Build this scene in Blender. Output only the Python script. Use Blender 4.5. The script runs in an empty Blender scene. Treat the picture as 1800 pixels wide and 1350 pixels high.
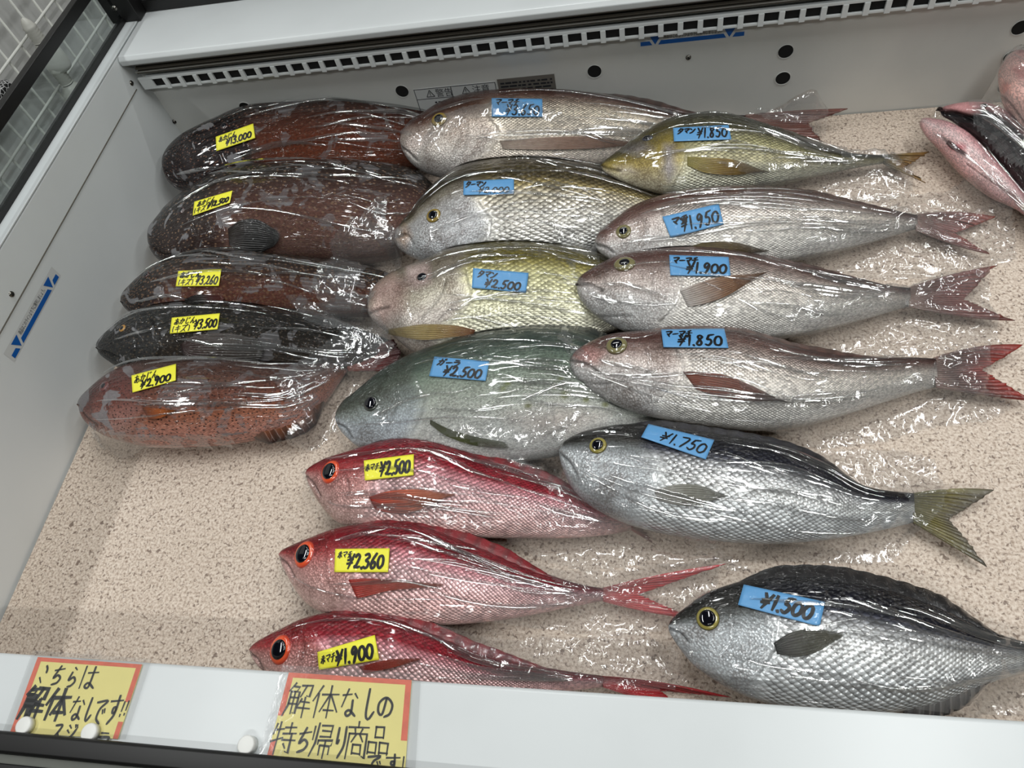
import bpy, math, random
import numpy as np
from mathutils import Vector
from mathutils.bvhtree import BVHTree

random.seed(7); RNG = np.random.default_rng(7)
C = bpy.context.scene.collection
# ------------------------------------------------------------------ camera
FPX = 1264.24
CAM_R = np.array([[0.9815324089567685, 0.014699501478678823, 0.19073031962381112],
                  [0.08824524900460531, 0.8498270998702577, -0.5196216665557954],
                  [-0.16972597383912114, 0.5268565506685718, 0.8328356793641688]])
CAM_P = np.array([0.0, 0.0, 0.75])

def rays(p):
    p = np.atleast_2d(np.asarray(p, float))
    d = np.stack([(p[:, 0]-900)/FPX, -(p[:, 1]-675)/FPX, -np.ones(len(p))], 1)
    return d @ CAM_R.T
def onz(p, z):
    d = rays(p); return CAM_P + d*((np.asarray(z)-CAM_P[2])/d[:, 2])[:, None]
def onx(p, x):
    d = rays(p); return CAM_P + d*((x-CAM_P[0])/d[:, 0])[:, None]
def ony(p, y):
    d = rays(p); return CAM_P + d*((y-CAM_P[1])/d[:, 1])[:, None]
def proj(P):
    c = (np.asarray(P)-CAM_P) @ CAM_R
    return np.stack([900+FPX*c[..., 0]/-c[..., 2], 675-FPX*c[..., 1]/-c[..., 2]], -1)

cam = bpy.data.cameras.new('camera'); camo = bpy.data.objects.new('camera', cam); C.objects.link(camo)
from mathutils import Matrix
m4 = Matrix.Identity(4)
for i in range(3):
    for j in range(3): m4[i][j] = CAM_R[i, j]
    m4[i][3] = CAM_P[i]
camo.matrix_world = m4
cam.sensor_fit = 'HORIZONTAL'; cam.sensor_width = 36.0; cam.lens = 36.0*FPX/1800
cam.clip_start = 0.02; cam.clip_end = 50
bpy.context.scene.camera = camo

# ------------------------------------------------------------------ colour + materials
def lin(c, k=1.0):
    o = []
    for v in c[:3]:
        v = v/255.0
        o.append(k*(v/12.92 if v <= 0.04045 else ((v+0.055)/1.055)**2.4))
    return tuple(o)
def rgba(c): return (*lin(c), 1.0)

class NT:
    """small helper round a node tree"""
    def __init__(s, name):
        s.m = bpy.data.materials.new(name); s.m.use_nodes = True
        s.t = s.m.node_tree; s.t.nodes.clear()
        s.out = s.t.nodes.new('ShaderNodeOutputMaterial')
    def n(s, typ, inputs=None, **props):
        nd = s.t.nodes.new('ShaderNode'+typ)
        for k, v in props.items(): setattr(nd, k, v)
        for k, v in (inputs or {}).items():
            sock = nd.inputs[k]
            if isinstance(v, bpy.types.NodeSocket): s.t.links.new(v, sock)
            else: sock.default_value = v
        return nd
    def math(s, op, a, b=None, c=None, clamp=False):
        d = {0: a}
        if b is not None: d[1] = b
        if c is not None: d[2] = c
        return s.n('Math', d, operation=op, use_clamp=clamp).outputs[0]
    def mix(s, f, a, b, mode='MIX'):
        nd = s.n('Mix', {0: f, 6: a, 7: b}, data_type='RGBA', blend_type=mode)
        return nd.outputs[2]
    def ramp(s, f, stops):
        nd = s.n('ValToRGB', {0: f}); e = nd.color_ramp.elements
        while len(e) < len(stops): e.new(0.5)
        for i, (p, c) in enumerate(stops):
            e[i].position = p; e[i].color = c if len(c) == 4 else (*c, 1)
        return nd.outputs[0]
    def smooth(s, v, a, b):
        nd = s.n('MapRange', {0: v, 1: a, 2: b, 3: 0.0, 4: 1.0}, interpolation_type='SMOOTHSTEP'); return nd.outputs[0]
    def bump(s, h, dist, strength=1.0, normal=None):
        d = {'Height': h, 'Distance': dist, 'Strength': strength}
        if normal is not None: d['Normal'] = normal
        return s.n('Bump', d).outputs[0]
    def end(s, shader):
        s.t.links.new(shader, s.out.inputs[0]); return s.m

def plain(name, col, rough=0.5, metal=0.0, coat=0.0, noise=0.0, nscale=60.0, bump=0.0):
    t = NT(name)
    base = rgba(col)
    geo = t.n('NewGeometry')
    d = {'Roughness': rough, 'Metallic': metal, 'Coat Weight': coat}
    nz = t.n('TexNoise', {'Vector': geo.outputs['Position'], 'Scale': nscale, 'Detail': 4.0})
    if noise > 0:
        base = t.mix(t.smooth(nz.outputs[0], 0.35, 0.75), base, (*lin(col, 1-noise), 1))
    d['Base Color'] = base
    if bump: d['Normal'] = t.bump(nz.outputs[0], bump)
    return t.end(t.n('BsdfPrincipled', d).outputs[0])

# ------------------------------------------------------------------ objects
def link(o, parent=None):
    C.objects.link(o)
    if parent is not None: o.parent = parent
    return o
def tag(o, label=None, cat=None, group=None, kind=None):
    for k, v in (('label', label), ('category', cat), ('group', group), ('kind', kind)):
        if v: o[k] = v
    return o
def empty(name, loc=(0, 0, 0)):
    o = bpy.data.objects.new(name, None); o.location = loc; o.empty_display_size = 0.02
    return link(o)
def woff(p):
    o = np.zeros(3)
    while p is not None: o = o+np.array(p.location); p = p.parent
    return o
def mesh(name, V, Fs, mat, parent=None, smooth=True, loc=None):
    me = bpy.data.meshes.new(name)
    V = np.asarray(V, float)
    V = V - woff(parent)
    me.from_pydata(V.tolist(), [], [tuple(int(i) for i in f) for f in Fs])
    me.update()
    me.polygons.foreach_set('use_smooth', [smooth]*len(me.polygons))
    if mat is not None: me.materials.append(mat)
    return link(bpy.data.objects.new(name, me), parent)
def add_attr(o, name, arr, typ='FLOAT_COLOR'):
    at = o.data.attributes.new(name, typ, 'POINT')
    at.data.foreach_set('color' if typ == 'FLOAT_COLOR' else 'vector', np.asarray(arr, np.float32).ravel())
class MB:
    """collects shapes into one mesh"""
    def __init__(s): s.v = []; s.f = []
    def add(s, V, Fs):
        b = len(s.v); s.v += [tuple(map(float, v)) for v in V]; s.f += [tuple(b+i for i in f) for f in Fs]; return s
    def box(s, x0, x1, y0, y1, z0, z1):
        V = [(x, y, z) for z in (z0, z1) for y in (y0, y1) for x in (x0, x1)]
        return s.add(V, [(0, 2, 3, 1), (4, 5, 7, 6), (0, 1, 5, 4), (2, 6, 7, 3), (0, 4, 6, 2), (1, 3, 7, 5)])
    def rod(s, a, b, r, n=8):
        a = np.array(a, float); b = np.array(b, float); d = b-a; d /= np.linalg.norm(d)
        u = np.cross(d, (0, 0, 1) if abs(d[2]) < .9 else (1, 0, 0)); u /= np.linalg.norm(u); w = np.cross(d, u)
        V = []
        for p in (a, b):
            for i in range(n):
                t = 2*math.pi*i/n; V.append(p+r*(math.cos(t)*u+math.sin(t)*w))
        Fs = [(i, (i+1) % n, n+(i+1) % n, n+i) for i in range(n)]+[tuple(range(n))[::-1], tuple(range(n, 2*n))]
        return s.add(V, Fs)
    def prism_x(s, prof, x0, x1):
        """profile of (y, z) points run along x"""
        n = len(prof)
        V = [(x0, y, z) for y, z in prof]+[(x1, y, z) for y, z in prof]
        return s.add(V, [(i, (i+1) % n, n+(i+1) % n, n+i) for i in range(n)]+[tuple(range(n))[::-1], tuple(range(n, 2*n))])
    def prism_y(s, prof, y0, y1):
        n = len(prof)
        V = [(x, y0, z) for x, z in prof]+[(x, y1, z) for x, z in prof]
        return s.add(V, [(i, (i+1) % n, n+(i+1) % n, n+i) for i in range(n)]+[tuple(range(n))[::-1], tuple(range(n, 2*n))])
    def build(s, name, mat, parent=None, smooth=False, bevel=0.0, seg=2):
        o = mesh(name, s.v, s.f, mat, parent, smooth)
        if bevel:
            b = o.modifiers.new('bevel', 'BEVEL'); b.width = bevel; b.segments = seg; b.limit_method = 'ANGLE'; b.angle_limit = 0.7
            o.data.polygons.foreach_set('use_smooth', [True]*len(o.data.polygons))
            w = o.modifiers.new('wn', 'WEIGHTED_NORMAL')
        return o
def gridfaces(n, m, off=0):
    I, J = np.meshgrid(np.arange(n-1), np.arange(m-1), indexing='ij'); a = (I*m+J).ravel()+off
    return np.stack([a, a+m, a+m+1, a+1], 1)
def slab(P, th, down=(0, 0, -1)):
    """closed thin plate from a grid of points (n, m, 3)"""
    n, m, _ = P.shape
    V = np.concatenate([P.reshape(-1, 3), (P+np.array(down)*th).reshape(-1, 3)])
    f = gridfaces(n, m); k = n*m
    Fs = [tuple(q) for q in f]+[tuple(q[::-1]+k) for q in f]
    loop = [i*m for i in range(n)]+[(n-1)*m+j for j in range(1, m)]+[i*m+m-1 for i in range(n-2, -1, -1)]+[j for j in range(m-2, 0, -1)]
    for a, b in zip(loop, loop[1:]+loop[:1]): Fs.append((b, a, a+k, b+k))
    return V, Fs
def crv(pts, n, pw=1.0):
    """Catmull-Rom through points, n samples even in arc length"""
    p = np.asarray(pts, float)
    if len(p) == 2: return p[0]+(p[1]-p[0])*(np.linspace(0, 1, n)**pw)[:, None]
    q = np.vstack([2*p[0]-p[1], p, 2*p[-1]-p[-2]]); out = []
    for i in range(1, len(q)-2):
        t = np.linspace(0, 1, 24, endpoint=False)[:, None]
        a, b, c, d = q[i-1], q[i], q[i+1], q[i+2]
        out.append(0.5*(2*b+(c-a)*t+(2*a-5*b+4*c-d)*t*t+(3*b-a-3*c+d)*t**3))
    o = np.vstack(out+[p[-1:]])
    s = np.concatenate([[0], np.cumsum(np.linalg.norm(np.diff(o, axis=0), axis=1))]); s /= s[-1]
    w = np.linspace(0, 1, n)**pw
    return np.stack([np.interp(w, s, o[:, k]) for k in range(o.shape[1])], 1)
def sstep(x, a, b):
    t = np.clip((x-a)/(b-a), 0, 1); return t*t*(3-2*t)
def dpoly(P, poly):
    """distance from points (…,2) to a polyline"""
    d = np.full(P.shape[:-1], 1e9)
    for a, b in zip(poly[:-1], poly[1:]):
        a = np.array(a, float); b = np.array(b, float); ab = b-a
        if ab @ ab < 1e-12: continue
        t = np.clip(((P-a)@ab)/(ab@ab), 0, 1)
        d = np.minimum(d, np.linalg.norm(P-(a+t[..., None]*ab), axis=-1))
    return d
def inpoly(P, poly):
    x, y = P[..., 0], P[..., 1]; r = np.zeros(x.shape, bool); n = len(poly)
    for i in range(n):
        x1, y1 = poly[i]; x2, y2 = poly[(i+1) % n]
        if y1 == y2: continue
        r ^= ((y1 > y) != (y2 > y)) & (x < (x2-x1)*(y-y1)/(y2-y1)+x1)
    return r
def ellipse(c, r, n=14, a0=0.0):
    return [(c[0]+r[0]*math.cos(a0+2*math.pi*i/n), c[1]+r[1]*math.sin(a0+2*math.pi*i/n)) for i in range(n+1)]

# ------------------------------------------------------------------ hand lettering: strokes in a unit box, y up
def arc(cx, cy, rx, ry, a0, a1, n=12):
    return [(cx+rx*math.cos(math.radians(a0+(a1-a0)*i/n)), cy+ry*math.sin(math.radians(a0+(a1-a0)*i/n))) for i in range(n+1)]
G = {
 '0': [arc(.5, .45, .42, .42, 100, 470, 16)], '1': [[(.62, 1), (.38, 0)]],
 '2': [[(.15, .78), (.4, .98), (.72, .85), (.62, .5), (.3, .15), (.1, .08), (.3, .2), (.55, .05), (.95, .1)]],
 '3': [[(.15, .92), (.6, 1), (.78, .8), (.35, .55), (.75, .42), (.72, .1), (.35, 0), (.08, .12)]],
 '5': [[(.42, .98), (.28, .58), (.6, .6), (.78, .32), (.5, .02), (.12, .12)], [(.42, .98), (.98, 1.05)]],
 '6': [[(.78, 1.05), (.35, .62), (.15, .25), (.38, 0), (.75, .12), (.7, .4), (.4, .42), (.2, .25)]],
 '7': [[(.1, .95), (.88, .95), (.42, 0)]],
 '8': [[(.75, .85), (.45, 1), (.25, .8), (.7, .3), (.5, 0), (.2, .18), (.4, .5), (.78, .82)]],
 '9': [[(.8, .82), (.5, 1), (.2, .75), (.4, .5), (.8, .82), (.72, .45), (.45, -.05)]],
 '.': [[(.3, .05), (.45, -.04)]],
 '¥': [[(.12, 1), (.45, .62)], [(.92, 1), (.3, -.02)], [(.1, .56), (.82, .62)], [(.05, .34), (.75, .4)]],
 '(': [arc(1.0, .5, .7, .62, 140, 220, 6)], ')': [arc(0.0, .5, .7, .62, 40, -40, 6)],
 '!': [[(.6, 1), (.5, .4)], [(.46, .14), (.45, .06)]],
 'あ': [[(.12, .75), (.8, .82)], [(.42, 1), (.38, .5), (.5, .1)], [(.7, .62), (.45, .15), (.2, .08), (.14, .3), (.45, .52), (.82, .45), (.9, .2), (.62, 0)]],
 'か': [[(.08, .65), (.6, .72), (.66, .5), (.5, .05), (.4, .12)], [(.42, 1), (.3, .5), (.08, .05)], [(.76, .8), (.95, .52)]],
 'が': [[(.08, .65), (.6, .72), (.66, .5), (.5, .05), (.4, .12)], [(.42, 1), (.3, .5), (.08, .05)], [(.72, .7), (.9, .45)], [(.78, 1), (.84, .86)], [(.93, 1.06), (.99, .92)]],
 'じ': [[(.28, 1), (.22, .3), (.4, .03), (.82, .22)], [(.58, .95), (.65, .8)], [(.78, 1), (.85, .86)]],
 'ん': [[(.52, 1), (.08, .04), (.4, .5), (.56, .4), (.6, .1), (.75, .02), (.98, .32)]],
 'キ': [[(.15, .7), (.82, .8)], [(.08, .4), (.88, .5)], [(.4, 1), (.62, 0)]],
 'ズ': [[(.1, .85), (.7, .88), (.45, .4), (.05, .05)], [(.48, .42), (.82, .08)], [(.8, 1), (.86, .86)], [(.94, 1.06), (1, .92)]],
 'マ': [[(.08, .85), (.92, .9), (.6, .5), (.45, .35)], [(.28, .52), (.66, .12)]],
 'ー': [[(.1, .48), (.9, .55)]],
 'チ': [[(.78, 1), (.3, .86)], [(.06, .58), (.95, .66)], [(.54, .88), (.5, .4), (.28, 0)]],
 '赤': [[(.25, .86), (.75, .86)], [(.5, 1), (.5, .65)], [(.08, .64), (.92, .66)], [(.4, .6), (.2, .05)], [(.6, .6), (.58, 0), (.48, .06)], [(.2, .4), (.06, .15)], [(.8, .4), (.94, .15)]],
 'タ': [[(.42, 1), (.1, .5)], [(.36, .85), (.86, .88), (.6, .4), (.12, 0)], [(.34, .58), (.66, .38)]],
 'ン': [[(.1, .85), (.36, .66)], [(.1, .05), (.5, .25), (.92, .8)]],
 'ガ': [[(.08, .65), (.75, .7), (.7, .3), (.55, .02), (.45, .1)], [(.4, 1), (.34, .5), (.08, .02)], [(.8, 1), (.86, .85)], [(.94, 1.05), (1, .9)]],
 'ラ': [[(.2, .95), (.75, .95)], [(.1, .65), (.9, .65), (.7, .25), (.3, 0)]],
 'こ': [[(.55, .95), (.72, .8), (.75, .62)], [(.25, .32), (.5, .08)]],
 'ち': [[(.15, .75), (.9, .86)], [(.55, 1), (.2, .36), (.52, .52), (.78, .36), (.62, .12), (.22, 0)]],
 'ら': [[(.5, 1), (.66, .9)], [(.35, .75), (.22, .32), (.6, .5), (.82, .3), (.6, .05), (.3, 0)]],
 'は': [[(.15, 1), (.1, 0)], [(.4, .7), (.98, .76)], [(.72, 1), (.68, .15), (.5, .02), (.4, .12), (.6, .25), (.98, .05)]],
 '解': [[(.25, 1), (.04, .75)], [(.2, .9), (.44, .9), (.36, .78)], [(.12, .72), (.1, .3), (-.04, -.04)], [(.12, .74), (.46, .74), (.44, .02), (.36, .06)], [(.12, .54), (.45, .54)], [(.12, .35), (.45, .35)], [(.28, .74), (.27, .05)], [(.54, .95), (.96, .96), (.9, .6), (.8, .62)], [(.72, .95), (.54, .6)], [(.6, .5), (.52, .3)], [(.58, .42), (.94, .42)], [(.48, .22), (1, .22)], [(.76, .56), (.74, -.05)]],
 '体': [[(.3, 1), (0, .5)], [(.2, .72), (.16, -.02)], [(.36, .72), (1, .76)], [(.68, 1.02), (.66, -.02)], [(.65, .7), (.34, .18)], [(.7, .7), (1.02, .2)], [(.5, .22), (.86, .22)]],
 'な': [[(.08, .78), (.55, .84)], [(.36, 1), (.1, .35)], [(.75, .86), (.9, .72)], [(.66, .6), (.64, .15), (.45, .02), (.34, .15), (.55, .25), (.88, .05)]],
 'し': [[(.35, 1), (.28, .2), (.5, 0), (.9, .25)]],
 'で': [[(.05, .85), (.92, .94), (.45, .6), (.38, .2), (.75, 0)], [(.7, .55), (.77, .42)], [(.87, .6), (.93, .47)]],
 'す': [[(.05, .75), (.98, .82)], [(.62, 1), (.62, .4), (.42, .3), (.4, .5), (.6, .5), (.58, .2), (.25, -.12)]],
 'の': [[(.56, .85), (.36, .15), (.13, .25), (.15, .65), (.55, .9), (.92, .6), (.82, .2), (.5, .02)]],
 '特': [[(.12, .95), (.04, .62)], [(.06, .75), (.44, .8)], [(.26, 1), (.22, -.05)], [(0, .35), (.46, .5)], [(.52, .85), (.95, .88)], [(.74, 1), (.72, .65)], [(.46, .64), (1, .67)], [(.46, .42), (1, .45)], [(.84, .64), (.82, 0), (.7, .06)], [(.56, .28), (.64, .16)]],
 '帰': [[(.08, .9), (.07, .5)], [(.26, 1), (.22, .4), (.02, -.02)], [(.42, .95), (.92, .97), (.88, .6)], [(.46, .78), (.88, .78)], [(.4, .6), (.88, .6)], [(.35, .48), (.34, .36)], [(.35, .48), (1.02, .49), (.98, .36)], [(.45, .3), (.44, .05)], [(.45, .32), (.9, .32), (.88, .08)], [(.68, .48), (.66, -.06)]],
 'り': [[(.25, .95), (.22, .45), (.36, .56)], [(.76, 1), (.75, .4), (.42, -.02)]],
 '商': [[(.5, 1.04), (.5, .88)], [(.03, .85), (.97, .87)], [(.33, .82), (.38, .7)], [(.68, .83), (.6, .7)], [(.1, .68), (.06, -.02)], [(.1, .68), (.92, .7), (.9, 0), (.8, .04)], [(.4, .65), (.25, .45)], [(.6, .65), (.76, .48)], [(.32, .38), (.32, .1)], [(.32, .38), (.7, .38), (.7, .1)], [(.32, .12), (.7, .12)]],
 '品': [[(.32, 1), (.32, .6)], [(.32, 1), (.74, 1), (.72, .6)], [(.32, .62), (.72, .62)], [(.02, .42), (.02, 0)], [(.02, .42), (.4, .42), (.4, 0)], [(.02, .04), (.4, .04)], [(.58, .42), (.58, 0)], [(.58, .42), (1, .42), (.98, 0)], [(.58, .04), (.98, .04)]],
 'ア': [[(.1, .9), (.9, .92), (.6, .6)], [(.5, .7), (.3, .1)]], 'ス': [[(.1, .9), (.7, .92), (.4, .4), (.05, .02)], [(.48, .42), (.85, .05)]],
 'ジ': [[(.15, .95), (.35, .8)], [(.08, .65), (.28, .5)], [(.15, .05), (.6, .3), (.9, .75)], [(.7, 1), (.76, .86)], [(.88, 1), (.94, .86)]],
}
NARROW = {'.': .38, '1': .55, '!': .5, '(': .45, ')': .45}
def strokes_of(text, u0, v0, u1, v1, slant=0.0, jig=0.02):
    """list of polylines in label space (u right, v DOWN) for a run of glyphs filling the box"""
    ws = [NARROW.get(c, 1.0) for c in text]; tot = sum(ws); x = 0; out = []
    for c, w in zip(text, ws):
        a = u0+(u1-u0)*x/tot; b = u0+(u1-u0)*(x+w*.92)/tot; x += w
        for st in G.get(c, []):
            pl = []
            for gx, gy in st:
                gx = gx+slant*(gy-.5)+random.uniform(-jig, jig); gy = gy+random.uniform(-jig, jig)
                pl.append((a+(b-a)*gx, v1+(v0-v1)*gy))
            out.append(pl)
    return out
def ribbon(mb, pts3, nrm, w):
    """flat pen stroke of width w along 3-D points"""
    p = np.asarray(pts3); n = len(p)
    t = np.gradient(p, axis=0); t /= np.linalg.norm(t, axis=1)[:, None]+1e-9
    s = np.cross(nrm, t); s /= np.linalg.norm(s, axis=1)[:, None]+1e-9
    ww = w*np.ones(n); ww[0] *= .8; ww[-1] *= .55
    p = p.copy(); p[0] -= t[0]*w*.35; p[-1] += t[-1]*w*.35
    V = np.concatenate([p-s*ww[:, None]/2, p+s*ww[:, None]/2])
    mb.add(V, [(i, i+1, n+i+1, n+i) for i in range(n-1)])
# ------------------------------------------------------------------ film, fish and fin materials
def film_mat(name='clear_film', haze=0.05, refl=0.10, bump=0.0008):
    t = NT(name)
    geo = t.n('NewGeometry')
    nz = t.n('TexNoise', {'Vector': geo.outputs['Position'], 'Scale': 90.0, 'Detail': 3.0, 'Distortion': 0.6}).outputs[0]
    nrm = t.bump(nz, bump)
    lw = t.n('LayerWeight', {'Blend': 0.5, 'Normal': nrm}).outputs['Facing']
    fr = t.math('ADD', t.math('MULTIPLY', t.math('POWER', lw, 4.0), 0.8), refl, clamp=True)
    gl = t.n('BsdfGlossy', {'Color': (1, 1, 1, 1), 'Roughness': 0.09, 'Normal': nrm}).outputs[0]
    tr = t.n('BsdfTransparent', {'Color': (0.97, 0.97, 0.97, 1)}).outputs[0]
    df = t.n('BsdfDiffuse', {'Color': (0.85, 0.87, 0.88, 1)}).outputs[0]
    a = t.n('MixShader', {0: haze, 1: tr, 2: df}).outputs[0]
    return t.end(t.n('MixShader', {0: fr, 1: a, 2: gl}).outputs[0])
FILM = film_mat()
FOLD = film_mat('film_fold', haze=0.03, refl=0.30, bump=0.0003)

def fish_mat(name, sc=0.008, sk=0.6, spots=None, wr=1.0, pocket=0.0, metal=0.65, rough=0.30, speck=0.25, coat=0.8, bumpk=1.0, spec=0.18):
    t = NT(name)
    uv = t.n('UVMap', uv_map='uv').outputs[0]
    sep = t.n('SeparateXYZ', {0: uv}); s, w = sep.outputs[0], sep.outputs[1]
    col = t.n('VertexColor', layer_name='col'); base = col.outputs[0]; A = col.outputs[1]
    aux = t.n('SeparateColor', {0: t.n('VertexColor', layer_name='aux').outputs[0]}); silver, pk, hd = aux.outputs[0], aux.outputs[1], aux.outputs[2]
    geo = t.n('NewGeometry').outputs['Position']
    # scales: overlapping diamonds
    x = t.math('DIVIDE', s, sc); y = t.math('DIVIDE', w, sc*0.72)
    X = t.math('ADD', x, y); Y = t.math('SUBTRACT', x, y)
    rot = t.n('CombineXYZ', {0: X, 1: Y})
    v = t.n('TexVoronoi', {'Vector': rot.outputs[0], 'Scale': 1.0, 'Randomness': 0.16}, voronoi_dimensions='2D')
    dist = v.outputs['Distance']
    ps = t.n('SeparateXYZ', {0: v.outputs['Position']})
    dx = t.math('SUBTRACT', x, t.math('MULTIPLY', t.math('ADD', ps.outputs[0], ps.outputs[1]), 0.5))
    edge = t.smooth(t.math('SUBTRACT', dist, t.math('MULTIPLY', dx, 0.35)), 0.26, 0.62)
    rnd = t.n('SeparateColor', {0: v.outputs['Color']}).outputs[0]
    k = t.math('ADD', 0.78, t.math('MULTIPLY', rnd, 0.80))  # glint of single scales, painted into the base colour as random brightness
    kc = t.n('CombineColor', {0: k, 1: k, 2: k}).outputs[0]
    sb = t.mix(A, base, t.mix(1.0, base, kc, 'MULTIPLY'))
    drk = t.mix(1.0, sb, (0.22, 0.20, 0.18, 1), 'MULTIPLY')
    c = t.mix(t.math('MULTIPLY', t.math('MULTIPLY', edge, A), sk), sb, drk)
    # fine skin mottling
    nz = t.n('TexNoise', {'Vector': geo, 'Scale': 420.0, 'Detail': 2.0}).outputs[0]
    nb = t.n('TexNoise', {'Vector': geo, 'Scale': 45.0, 'Detail': 4.0}).outputs[0]
    mt = t.math('ADD', t.math('MULTIPLY', t.smooth(nz, 0.3, 0.7), speck), t.math('MULTIPLY', t.smooth(nb, 0.3, 0.75), speck))
    c = t.mix(t.math('MULTIPLY', mt, 0.8), c, t.mix(1.0, c, (0.45, 0.42, 0.40, 1), 'MULTIPLY'))
    hv = t.n('TexVoronoi', {'Vector': geo, 'Scale': 430.0, 'Randomness': 0.9})
    hn = t.n('TexNoise', {'Vector': geo, 'Scale': 28.0, 'Detail': 5.0, 'Roughness': 0.65}).outputs[0]
    hm = t.math('MULTIPLY', hd, t.math('ADD', t.math('MULTIPLY', t.smooth(hv.outputs['Distance'], 0.25, 0.7), 0.5), t.math('MULTIPLY', t.smooth(hn, 0.42, 0.68), 0.55)), clamp=True)
    c = t.mix(hm, c, t.mix(1.0, c, (0.42, 0.38, 0.36, 1), 'MULTIPLY'))
    if spots:
        sz, colr, frac = spots
        sv = t.n('TexVoronoi', {'Vector': uv, 'Scale': 1.0/sz, 'Randomness': 0.9}, voronoi_dimensions='2D')
        dot = t.smooth(sv.outputs['Distance'], frac, frac*0.55)
        c = t.mix(t.math('MULTIPLY', dot, 0.85), c, rgba(colr))
    pm = None
    if pocket > 0:    # grey film reflection over trapped air, painted into the base colour
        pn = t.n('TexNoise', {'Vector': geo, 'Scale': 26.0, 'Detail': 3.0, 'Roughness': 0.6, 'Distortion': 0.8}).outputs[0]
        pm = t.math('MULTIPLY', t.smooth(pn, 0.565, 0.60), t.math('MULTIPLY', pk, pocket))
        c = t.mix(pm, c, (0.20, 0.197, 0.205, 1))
    hgt = t.math('MULTIPLY', t.math('ADD', t.math('SUBTRACT', 0.6, dist), t.math('MULTIPLY', dx, 0.9)), A)
    nrm = t.bump(hgt, sc*0.19*bumpk, 1.0)
    nrm = t.bump(nz, 0.00026, 0.7, nrm)
    nrm = t.bump(t.math('MULTIPLY', hd, t.math('ADD', hv.outputs['Distance'], t.math('MULTIPLY', hn, 2.0))), 0.0007, 0.6, nrm)
    # clinging film: long drawn streaks + short crinkles in the coat
    def ridge(vec, scale, lo, det=2.0, dis=0.5):
        n_ = t.n('TexNoise', {'Vector': vec, 'Scale': scale, 'Detail': det, 'Distortion': dis}).outputs[0]
        return t.smooth(t.math('ABSOLUTE', t.math('SUBTRACT', n_, 0.5)), lo, 0.0)
    st1 = t.n('CombineXYZ', {0: t.math('MULTIPLY', s, 5.0), 1: t.math('MULTIPLY', w, 42.0)}).outputs[0]
    st2 = t.n('CombineXYZ', {0: t.math('MULTIPLY', s, 13.0), 1: t.math('MULTIPLY', w, 60.0), 2: 3.7}).outputs[0]
    r1 = ridge(st1, 1.0, 0.035, 2.0, 0.4); r2 = ridge(st2, 1.0, 0.03, 2.0, 0.9)
    r3 = ridge(geo, 55.0, 0.03, 2.0, 1.2)
    area = t.smooth(t.n('TexNoise', {'Vector': geo, 'Scale': 16.0, 'Detail': 1.0}).outputs[0], 0.45, 0.62)
    hh = t.math('ADD', t.math('ADD', r1, t.math('MULTIPLY', r2, 0.6)), t.math('MULTIPLY', t.math('MULTIPLY', r3, area), 0.7))
    soft = t.n('TexNoise', {'Vector': st2, 'Scale': 0.8, 'Detail': 2.0}).outputs[0]
    hh = t.math('ADD', hh, t.math('MULTIPLY', soft, 1.0))
    cn = t.bump(hh, 0.0021*wr, 1.0)
    p = t.n('BsdfPrincipled', {'Base Color': c, 'Metallic': t.math('MULTIPLY', silver, metal), 'Roughness': rough, 'Normal': nrm,
        'Coat Weight': coat, 'Coat Roughness': 0.05, 'Coat IOR': 1.5, 'Coat Normal': cn, 'Specular IOR Level': spec})
    return t.end(p.outputs[0])

def fin_mat(name, rough=0.4, clear=0.0):
    t = NT(name)
    col = t.n('VertexColor', layer_name='col').outputs[0]
    uv = t.n('SeparateXYZ', {0: t.n('UVMap', uv_map='uv').outputs[0]})
    sn = t.math('SINE', t.math('MULTIPLY', uv.outputs[1], 6.2832))
    k = t.smooth(sn, -0.9, 0.6)
    geo = t.n('NewGeometry').outputs['Position']
    nz = t.n('TexNoise', {'Vector': geo, 'Scale': 120.0, 'Detail': 3.0}).outputs[0]
    c = t.mix(k, t.mix(1.0, col, (0.58, 0.55, 0.54, 1), 'MULTIPLY'), col)
    c = t.mix(t.math('MULTIPLY', t.smooth(nz, 0.4, 0.8), 0.5), c, t.mix(1.0, c, (0.5, 0.45, 0.42, 1), 'MULTIPLY'))
    nrm = t.bump(sn, 0.0004)
    cn = t.bump(t.n('TexNoise', {'Vector': geo, 'Scale': 140.0, 'Detail': 2.0, 'Distortion': 1.0}).outputs[0], 0.0022)
    p = t.n('BsdfPrincipled', {'Base Color': c, 'Roughness': rough, 'Normal': nrm, 'Coat Weight': 0.8, 'Coat Roughness': 0.08, 'Coat Normal': cn})
    if clear:
        a = t.math('MULTIPLY', t.math('POWER', uv.outputs[0], 1.3), clear)
        return t.end(t.n('MixShader', {0: a, 1: p.outputs[0], 2: t.n('BsdfTransparent', {}).outputs[0]}).outputs[0])
    return t.end(p.outputs[0])
FIN = fin_mat('fin_membrane'); FINP = fin_mat('side_fin_membrane', clear=.55)

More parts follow.
